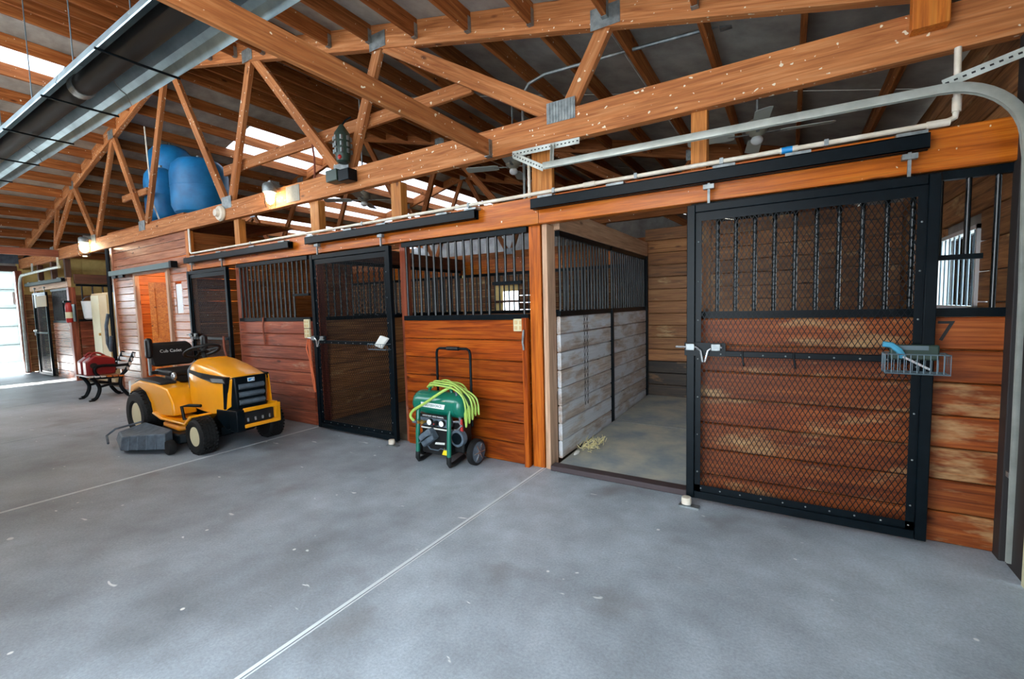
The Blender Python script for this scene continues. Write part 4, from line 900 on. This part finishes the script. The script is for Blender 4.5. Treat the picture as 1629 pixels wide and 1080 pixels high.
G().prism([(-3.1, .5), (-3.02, .5), (-3.05, .8), (-3.08, .8)], CY+.225, CY+.235, 'Y').obj('side_trim', 'yellow', mw)
G().box(-3.0, -2.94, CY-.12, CY+.2, .31, .43).obj('front_screen', 'black_m', mw); 
for k in range(4): G().box(-2.94, -2.93, CY-.1+.08*k, CY-.08+.08*k, .33, .37).obj('screen_slot', 'chrome', mw)
# rear body and fenders
def fend(y0, y1, nm):
    arc_ = [(-4.74+.335*math.cos(math.radians(a)), .285+.335*math.sin(math.radians(a))) for a in (5, 30, 60, 90, 120, 150)]
    top = [(-5.05, .5), (-5.0, .64), (-4.75, .71), (-4.3, .70), (-4.0, .66), (-3.88, .5), (-3.86, .36), (-4.2, .33)]
    poly = top+arc_
    return G().prism(poly, y0, y1, 'Y').obj(nm, 'yellow', mw, bevel=.018)
fend(-1.345, -1.10, 'fender'); fend(-.76, -.51, 'fender')
G().box(-4.92, -3.95, -1.12, -.74, .45, .665).obj('rear_body', 'yellow', mw, bevel=.02)
for y0, y1 in ((-1.33, -1.16), (-.70, -.53)):
    o = G().prism([(-4.92, .665), (-4.9, .69), (-4.7, .74), (-4.2, .715), (-4.18, .69)], y0, y1, 'Y').obj('fender_pad', 'black_m', mw, bevel=.01)
for y0, y1 in ((-1.38, -1.1), (-.76, -.48)):
    G().prism([(-4.32, .37), (-4.1, .325), (-3.55, .325), (-3.4, .42), (-3.38, .40), (-3.53, .30), (-4.12, .30), (-4.34, .35)], y0, y1, 'Y').obj('footboard', 'yellow', mw, bevel=.006)
G().tube([(-3.62, -1.2, .28), (-3.72, -1.3, .33), (-3.76, -1.3, .47), (-3.7, -1.25, .48), (-3.55, -1.2, .48)], .018, 8).obj('pedal', 'black', mw, True)
# dash, wheel, seat
G().loft([[(-3.98, CY-.2, .62), (-3.82, CY-.2, .62), (-3.82, CY+.2, .62), (-3.98, CY+.2, .62)], [(-3.97, CY-.21, .85), (-3.84, CY-.22, .9), (-3.84, CY+.22, .9), (-3.97, CY+.21, .85)], [(-3.93, CY-.17, .93), (-3.82, CY-.18, .975), (-3.82, CY+.18, .975), (-3.93, CY+.17, .93)]]).obj('dash', 'gray_pl', mw, bevel=.02)
wc = Vector((-4.1, CY+.03, 1.05)); nx = Vector((-.42, 0, .9)).normalized(); ux = Vector((0, 1, 0)); vx = nx.cross(ux)
G().tube([wc+.185*(math.cos(a)*ux+math.sin(a)*vx) for a in [2*math.pi*k/28 for k in range(28)]], .017, 8, True).obj('steering_wheel', 'black_m', mw, True)
st_ = G().cyl(wc-nx*.02, wc+nx*.015, .05, n=14)
for k in range(3): a = math.pi/2+k*2*math.pi/3; st_.bar(wc, wc+.18*(math.cos(a)*ux+math.sin(a)*vx), .035, .014)
st_.obj('wheel_hub', 'black_m', mw); G().cyl(wc, (-3.93, CY+.03, .82), .025).obj('steering_column', 'black_m', mw)
sb = G().loft([[(-4.80-t*.08, CY+w_*k, .84+.3*t) for k, t2 in ((-1, 0), (1, 0))]+[(-4.88-t*.08, CY+w_*k, .85+.3*t) for k in (1, -1)] for t, w_ in ((0, .2), (.12, .245), (.5, .26), (.88, .24), (1, .19))]).obj('seat_back', 'seat', mw, True, bevel=.03, seg=3)
t1 = text('seat_lettering', 'Cub Cadet', .055, 'white', sb, (-4.828, CY-.02, 1.035), (math.radians(76), 0, math.radians(90)), .0006)
G().box(-4.78, -4.32, CY-.24, CY+.24, .75, .83).obj('seat_cushion', 'seat', mw, bevel=.035, seg=3); G().box(-4.7, -4.36, CY-.16, CY+.16, .66, .76).obj('seat_base', 'black_m', mw, bevel=.02)
for s in (-1, 1):
    G().box(-4.72, -4.63, CY+s*.31-.035, CY+s*.31+.035, .97, 1.22).obj('armrest', 'seat', mw, bevel=.03, seg=3); G().box(-4.7, -4.66, CY+s*.31-.012, CY+s*.31+.012, .76, .98).obj('armrest_post', 'galv', mw); G().bar((-4.68, CY+s*.31, .79), (-4.68, CY+s*.2, .79), .04, .04).obj('armrest_bracket', 'black_m', mw)
G().ell((-4.3, -1.14, .76), (.03, .03, .05)).cyl((-4.3, -1.14, .66), (-4.3, -1.14, .74), .01).obj('lever', 'chrome', mw, True)
# cutting deck with grey discharge chute
G().prism([(-4.3, -1.3), (-4.05, -1.42), (-3.6, -1.42), (-3.5, -1.2), (-3.5, -.65), (-3.7, -.5), (-4.1, -.5), (-4.32, -.7)], .09, .2, 'Z').obj('deck', 'black', mw, bevel=.02)
G().prism([(-4.18, -1.34), (-3.75, -1.36), (-3.62, -1.1), (-3.7, -.8), (-4.15, -.8), (-4.25, -1.05)], .2, .265, 'Z').obj('deck_cover', 'orange', mw, bevel=.025)
ch_ = G().add([(-4.42, -1.42, .25), (-3.72, -1.42, .25), (-3.66, -1.52, .23), (-4.15, -1.73, .19), (-4.6, -1.62, .16), (-4.44, -1.42, .07), (-3.72, -1.42, .07), (-3.64, -1.53, .06), (-4.1, -1.77, .05), (-4.64, -1.64, .06)], [(0, 1, 2, 3, 4), (9, 8, 7, 6, 5), (0, 5, 6, 1), (1, 6, 7, 2), (2, 7, 8, 3), (3, 8, 9, 4), (4, 9, 5, 0)]).obj('discharge_chute', 'gray_pl', mw, bevel=.012)
for k in range(4):
    t = .2+.2*k; p = Vector((-4.15, -1.735, .185)).lerp(Vector((-3.66, -1.525, .228)), t); q = Vector((-4.1, -1.778, .055)).lerp(Vector((-3.64, -1.535, .065)), t); G().bar(p, q, .012, .012).obj('chute_rib', 'gray_pl', ch_)
G().tube([(-4.42, -1.45, .26), (-4.65, -1.63, .19), (-4.7, -1.7, .12), (-4.5, -1.75, .07)], .012, 6).obj('chute_rod', 'gray_pl', mw, True)
dw_ = G().lathe([(.02, -.04), (.07, -.035), (.078, -.02), (.078, .02), (.07, .035), (.02, .04)], (-3.62, -1.49, .079), 'Y', 20).obj('deck_wheel', 'rubber', mw, True)
tag(G().loft([[(-5.11, -1.03+y, .5), (-5.035, -1.03+y, .52), (-5.03, -1.03+y, .69), (-5.1, -1.03+y, .67)] for y in (-.3, -.1, .1)]).obj('plastic_bag', 'paper', None, True), 'crumpled white bag on the back of the yellow mower', 'bag')
# ================================================================== AIR COMPRESSOR
cp = thing('air_compressor', 'green and black portable air compressor with pull handle', 'compressor', (-.85, -.27, 0))
for x in (-1.05, -.66):
    G().tube([(x, -.30, .58), (x, -.36, .56), (x, -.385, .5), (x, -.40, .3), (x, -.41, .1)], .021, 10).obj('frame_tube', 'green', cp, True)
    G().tube([(x, -.41, .11), (x, -.415, .05), (x, -.4, .026), (x, -.34, .024), (x, -.18, .05)], .023, 10).obj('foot', 'black_m', cp, True)
    G().tube([(x+.02, -.16, .1), (x+.02, -.16, .5)], .02, 10).obj('frame_tube', 'green', cp, True)
tkk = G().lathe([(.02, -.315), (.07, -.31), (.105, -.29), (.118, -.26), (.12, -.22), (.12, .22), (.118, .26), (.105, .29), (.07, .31), (.02, .315)], (-.84, -.27, .575), 'X', 28).obj('air_tank', 'green', cp, True)
G().lathe([(.1215, .23), (.1215, .236)], (-.84, -.27, .575), 'X', 28).obj('weld_seam', 'green', tkk, True)
bd_ = G().prism([(-1.0, .555), (-.72, .55), (-.705, .595), (-1.005, .6)], -.392, -.388, 'Y').obj('badge', 'white', cp); text('badge_lettering', 'MASTERFORCE', .034, 'green', bd_, (-.857, -.3935, .574), (math.pi/2, 0, 0), .0006)
G().tube([(-1.0, -.27, .68), (-.98, -.27, .745), (-.93, -.27, .765), (-.78, -.27, .765), (-.73, -.27, .745), (-.71, -.27, .68)], .017, 8).obj('carry_handle', 'green', cp, True)
G().tube([(-1.0, -.14, .35), (-1.0, -.14, 1.05), (-.99, -.14, 1.085), (-.96, -.14, 1.1), (-.62, -.14, 1.1), (-.59, -.14, 1.085), (-.58, -.14, 1.05), (-.58, -.14, .35)], .013, 10).obj('pull_handle', 'black', cp, True); G().cyl((-.86, -.14, 1.1), (-.72, -.14, 1.1), .02, n=14).obj('handle_grip', 'black_m', cp, True)
bdy = G().prism([(-1.025, .09), (-.69, .09), (-.69, .36), (-1.025, .37)], -.37, -.16, 'Y').obj('shroud', 'black_m', cp, bevel=.015)
pn = G().box(-1.03, -.685, -.385, -.3, .37, .455).obj('control_panel', 'gray_pl', cp, bevel=.008); G().box(-1.02, -.69, -.39, -.384, .455, .485).obj('caution_strip', 'black_m', cp); text('strip_lettering', 'IMPORTANT : READ MANUAL', .02, 'white', pn, (-.857, -.3912, .47), (math.pi/2, 0, 0), .0004)
for x in (-.89, -.74):
    ga = G().cyl((x, -.385, .415), (x, -.41, .415), .033, n=20).obj('gauge', 'black_m', cp, True); G().cyl((x, -.41, .415), (x, -.413, .415), .027, n=20).obj('gauge_face', 'white', ga, True)
for x in (-1.0, -.955): G().cyl((x, -.385, .41), (x, -.43, .41), .012, n=10).cyl((x, -.43, .41), (x, -.445, .41), .016, n=6).obj('coupler', 'brass', cp, True)
G().cyl((-.815, -.385, .41), (-.815, -.425, .41), .026, n=12).obj('regulator_knob', 'black_m', cp, True); G().ell((-.815, -.43, .41), (.008, .006, .008), 8, 5).obj('knob_dot', 'red', cp)
G().box(-1.02, -.7, -.383, -.375, .345, .357).obj('panel_edge', 'paper', cp)
# angled filter box and pump ring
def rotbox(c, sz, ang, nm, m, bev):
    a_ = math.radians(ang); ca, sa = math.cos(a_), math.sin(a_); q = G().box(-sz[0]/2, sz[0]/2, -sz[1]/2, sz[1]/2, -sz[2]/2, sz[2]/2)
    g = G().add([(c[0]+v.x*ca-v.z*sa, c[1]+v.y, c[2]+v.x*sa+v.z*ca) for v in q.v], q.f); return g.obj(nm, m, cp, bevel=bev)
rotbox((-.905, -.41, .27), (.17, .09, .12), 35, 'filter_box', 'gray_pl', .015)
for k in range(4): rotbox((-.905-.03+.022*k, -.458, .27-.02+.012*k-.0), (.15, .01, .008), 35, 'filter_rib', 'wire', 0)
G().prism([(-.86, .195), (-.74, .205), (-.735, .225), (-.85, .215)], -.375, -.371, 'Y').obj('side_label', 'paper', cp); G().prism([(-.775, .105), (-.715, .105), (-.715, .15), (-.745, .17)], -.375, -.371, 'Y').obj('warning_label', 'yl', cp)
G().prism([(-.78, .30), (-.78, .30), (-.70, .17)], -.372, -.371, 'Y') ; G().tube([(-1.01, -.372, .17), (-.95, -.375, .17), (-.92, -.375, .14), (-.82, -.375, .14), (-.79, -.375, .16), (-.71, -.375, .16)], .006, 6).obj('shroud_crease', 'gray_pl', cp)
G().box(-.69, -.57, -.3, -.16, .12, .42).obj('pump', 'black_m', cp, bevel=.02); pr_ = G().lathe([(.062, 0), (.075, 0), (.075, .03), (.062, .03)], (-.6, -.3, .28), 'Y', 24); 
G().lathe([(.058, .0), (.078, .0), (.08, -.06), (.058, -.06)], (-.6, -.3, .28), 'Y', 24).obj('motor_ring', 'gray_pl', cp, True); G().cyl((-.6, -.31, .28), (-.6, -.364, .28), .057, n=20).obj('motor_fan', 'black', cp, True)
G().box(-.655, -.625, -.36, -.3, .24, .31).obj('motor_label', 'orange', cp); G().tube([(-.68, -.33, .34), (-.6, -.34, .36), (-.56, -.33, .40), (-.6, -.32, .43), (-.68, -.32, .42)], .012, 8).obj('pipe', 'chrome', cp, True)
for x, s in ((-.5, 1), (-1.13, -1)):
    wh = G().lathe([(.05, -.03), (.105, -.034), (.125, -.02), (.125, .02), (.105, .034), (.05, .03)], (x, -.2, .125), 'X', 28).obj('wheel', 'rubber', cp, True); G().lathe([(.012, s*.036), (.04, s*.036), (.09, s*.028), (.1, s*.034)], (x, -.2, .125), 'X', 20).obj('wheel_hub', 'gray_pl', wh, True)
    for k in range(6): a = k*math.pi/3; G().bar((x+s*.037, -.2, .125), (x+s*.037, -.2+.085*math.cos(a), .125+.085*math.sin(a)), .016, .01).obj('spoke', 'chrome', wh)
G().cyl((-1.13, -.2, .125), (-.5, -.2, .125), .012).obj('axle', 'black', cp)
hz = thing('air_hose', 'lime green air hose coiled over the compressor', 'hose', (-.8, -.27, .7))
def cat(pts, n=8):
    pts = [Vector(p) for p in pts]; out = []
    for i in range(len(pts)-1):
        p0 = pts[max(i-1, 0)]; p1 = pts[i]; p2 = pts[i+1]; p3 = pts[min(i+2, len(pts)-1)]
        for k in range(n):
            t = k/n; out.append(.5*((2*p1)+(-p0+p2)*t+(2*p0-5*p1+4*p2-p3)*t*t+(-p0+3*p1-3*p2+p3)*t**3))
    return out+[pts[-1]]
rnd = random.Random(5)
for k in range(5):
    u = lambda a: rnd.uniform(-a, a)
    y = -.37+.032*k
    G().tube(cat([(-.97+u(.015), y+.04, .73+u(.01)), (-.9+u(.02), y, .77+.012*(k % 3)), (-.74+u(.02), y-.015, .77+.014*(k % 4)), (-.6+u(.02), y-.015, .735+.014*((k+1) % 4)), (-.5+.012*k, y, .65+u(.02)), (-.478+.012*k, y+.01, .52+u(.03)), (-.5+.012*k, y+.03, .40+.03*k), (-.525+.01*k, y+.05, .48+.02*k), (-.56+u(.01), y+.07, .64), (-.68, y+.09, .745+u(.012)), (-.86, y+.09, .765+u(.012)), (-.98+u(.01), y+.06, .735)], 6), .0085, 8).obj('coil', 'hose', hz, True)
G().tube(cat([(-.66, -.34, .765), (-.76, -.405, .70), (-.92, -.425, .6), (-1.06, -.44, .52), (-1.09, -.45, .46), (-1.04, -.45, .415)], 8), .0135, 8).obj('lead_end', 'hose', hz, True); G().cyl((-1.06, -.45, .415), (-1.01, -.448, .412), .015, n=10).obj('end_fitting', 'gray_pl', hz, True)
G().tube(cat([(-.63, -.31, .72), (-.6, -.33, .62), (-.585, -.33, .5), (-.57, -.32, .40)], 6), .0125, 8).obj('tail_end', 'gray_pl', hz, True); G().cyl((-.572, -.32, .46), (-.568, -.32, .34), .016, n=10).obj('tail_fitting', 'red', hz, True)
# ================================================================== BENCH AND FUEL CANS
bn = thing('park_bench', 'iron and slat garden bench beside the tack room', 'bench', (-8.75, -.45, 0))
for x in (-9.0, -8.48):
    sd = G().tube(cat([(x, -.8, .02), (x, -.73, .06), (x, -.68, .22), (x, -.74, .37), (x, -.8, .42)], 6), .03, 8).tube(cat([(x, -.24, .02), (x, -.3, .06), (x, -.38, .22), (x, -.36, .4), (x, -.28, .5), (x, -.2, .68), (x, -.14, .82)], 6), .03, 8).tube([(x, -.68, .24), (x, -.53, .27), (x, -.38, .24)], .022, 8).tube([(x, -.8, .42), (x, -.6, .4), (x, -.36, .4)], .028, 8).tube(cat([(x, -.24, .6), (x, -.4, .6), (x, -.62, .62), (x, -.72, .58), (x, -.72, .5), (x, -.68, .44)], 6), .026, 8)
    sd.obj('side_frame', 'black', bn, True)
    for y in (-.8, -.24): G().box(x-.03, x+.03, y-.04, y+.04, 0, .025).obj('foot', 'black', bn, bevel=.006)
for i in range(6): y = -.8+.085*i; beam('seat_slat', (-9.08, y, .44-.006*i), (-8.4, y, .44-.006*i), .06, .022, 'orange_wood' if i > 2 else 'gray_wood', bn)
for i in range(4): t = i/3; beam('back_slat', (-9.08, -.27+.11*t, .53+.24*t), (-8.4, -.27+.11*t, .53+.24*t), .022, .06, 'gray_wood', bn)
def can(x0, x1, y0, y1, z, h_, label):
    t = thing('fuel_can', label, 'fuel can', ((x0+x1)/2, (y0+y1)/2, z), 'fuel cans on the bench')
    G().prism([(y0, z), (y1, z), (y1, z+h_*.8), (y1-.12, z+h_*.97), (y0+.12, z+h_), (y0, z+h_*.72)], x0, x1, 'X').obj('body', 'red_pl', t, bevel=.025, seg=3)
    ym = (y0+y1)/2
    G().tube(cat([((x0+x1)/2, y0+.08, z+h_*.95), ((x0+x1)/2, y0+.14, z+h_+.04), ((x0+x1)/2, y1-.2, z+h_+.04), ((x0+x1)/2, y1-.12, z+h_*.95)], 5), .018, 8).obj('handle', 'red_pl', t, True)
    G().cyl((x1-.005, y0+.1, z+h_*.5), (x1+.02, y0+.1, z+h_*.5), .05, n=18).obj('cap', 'black_m', t, True); G().bar((x1+.012, y0+.08, z+h_*.5), (x1+.012, y1-.02, z+h_*.48), .02, .03).obj('spout', 'black_m', t)
can(-8.68, -8.5, -.83, -.42, .455, .35, 'near red fuel can with black spout on the bench seat')
can(-8.96, -8.76, -.83, -.45, .455, .34, 'far red fuel can, half hidden behind the near one on the bench')
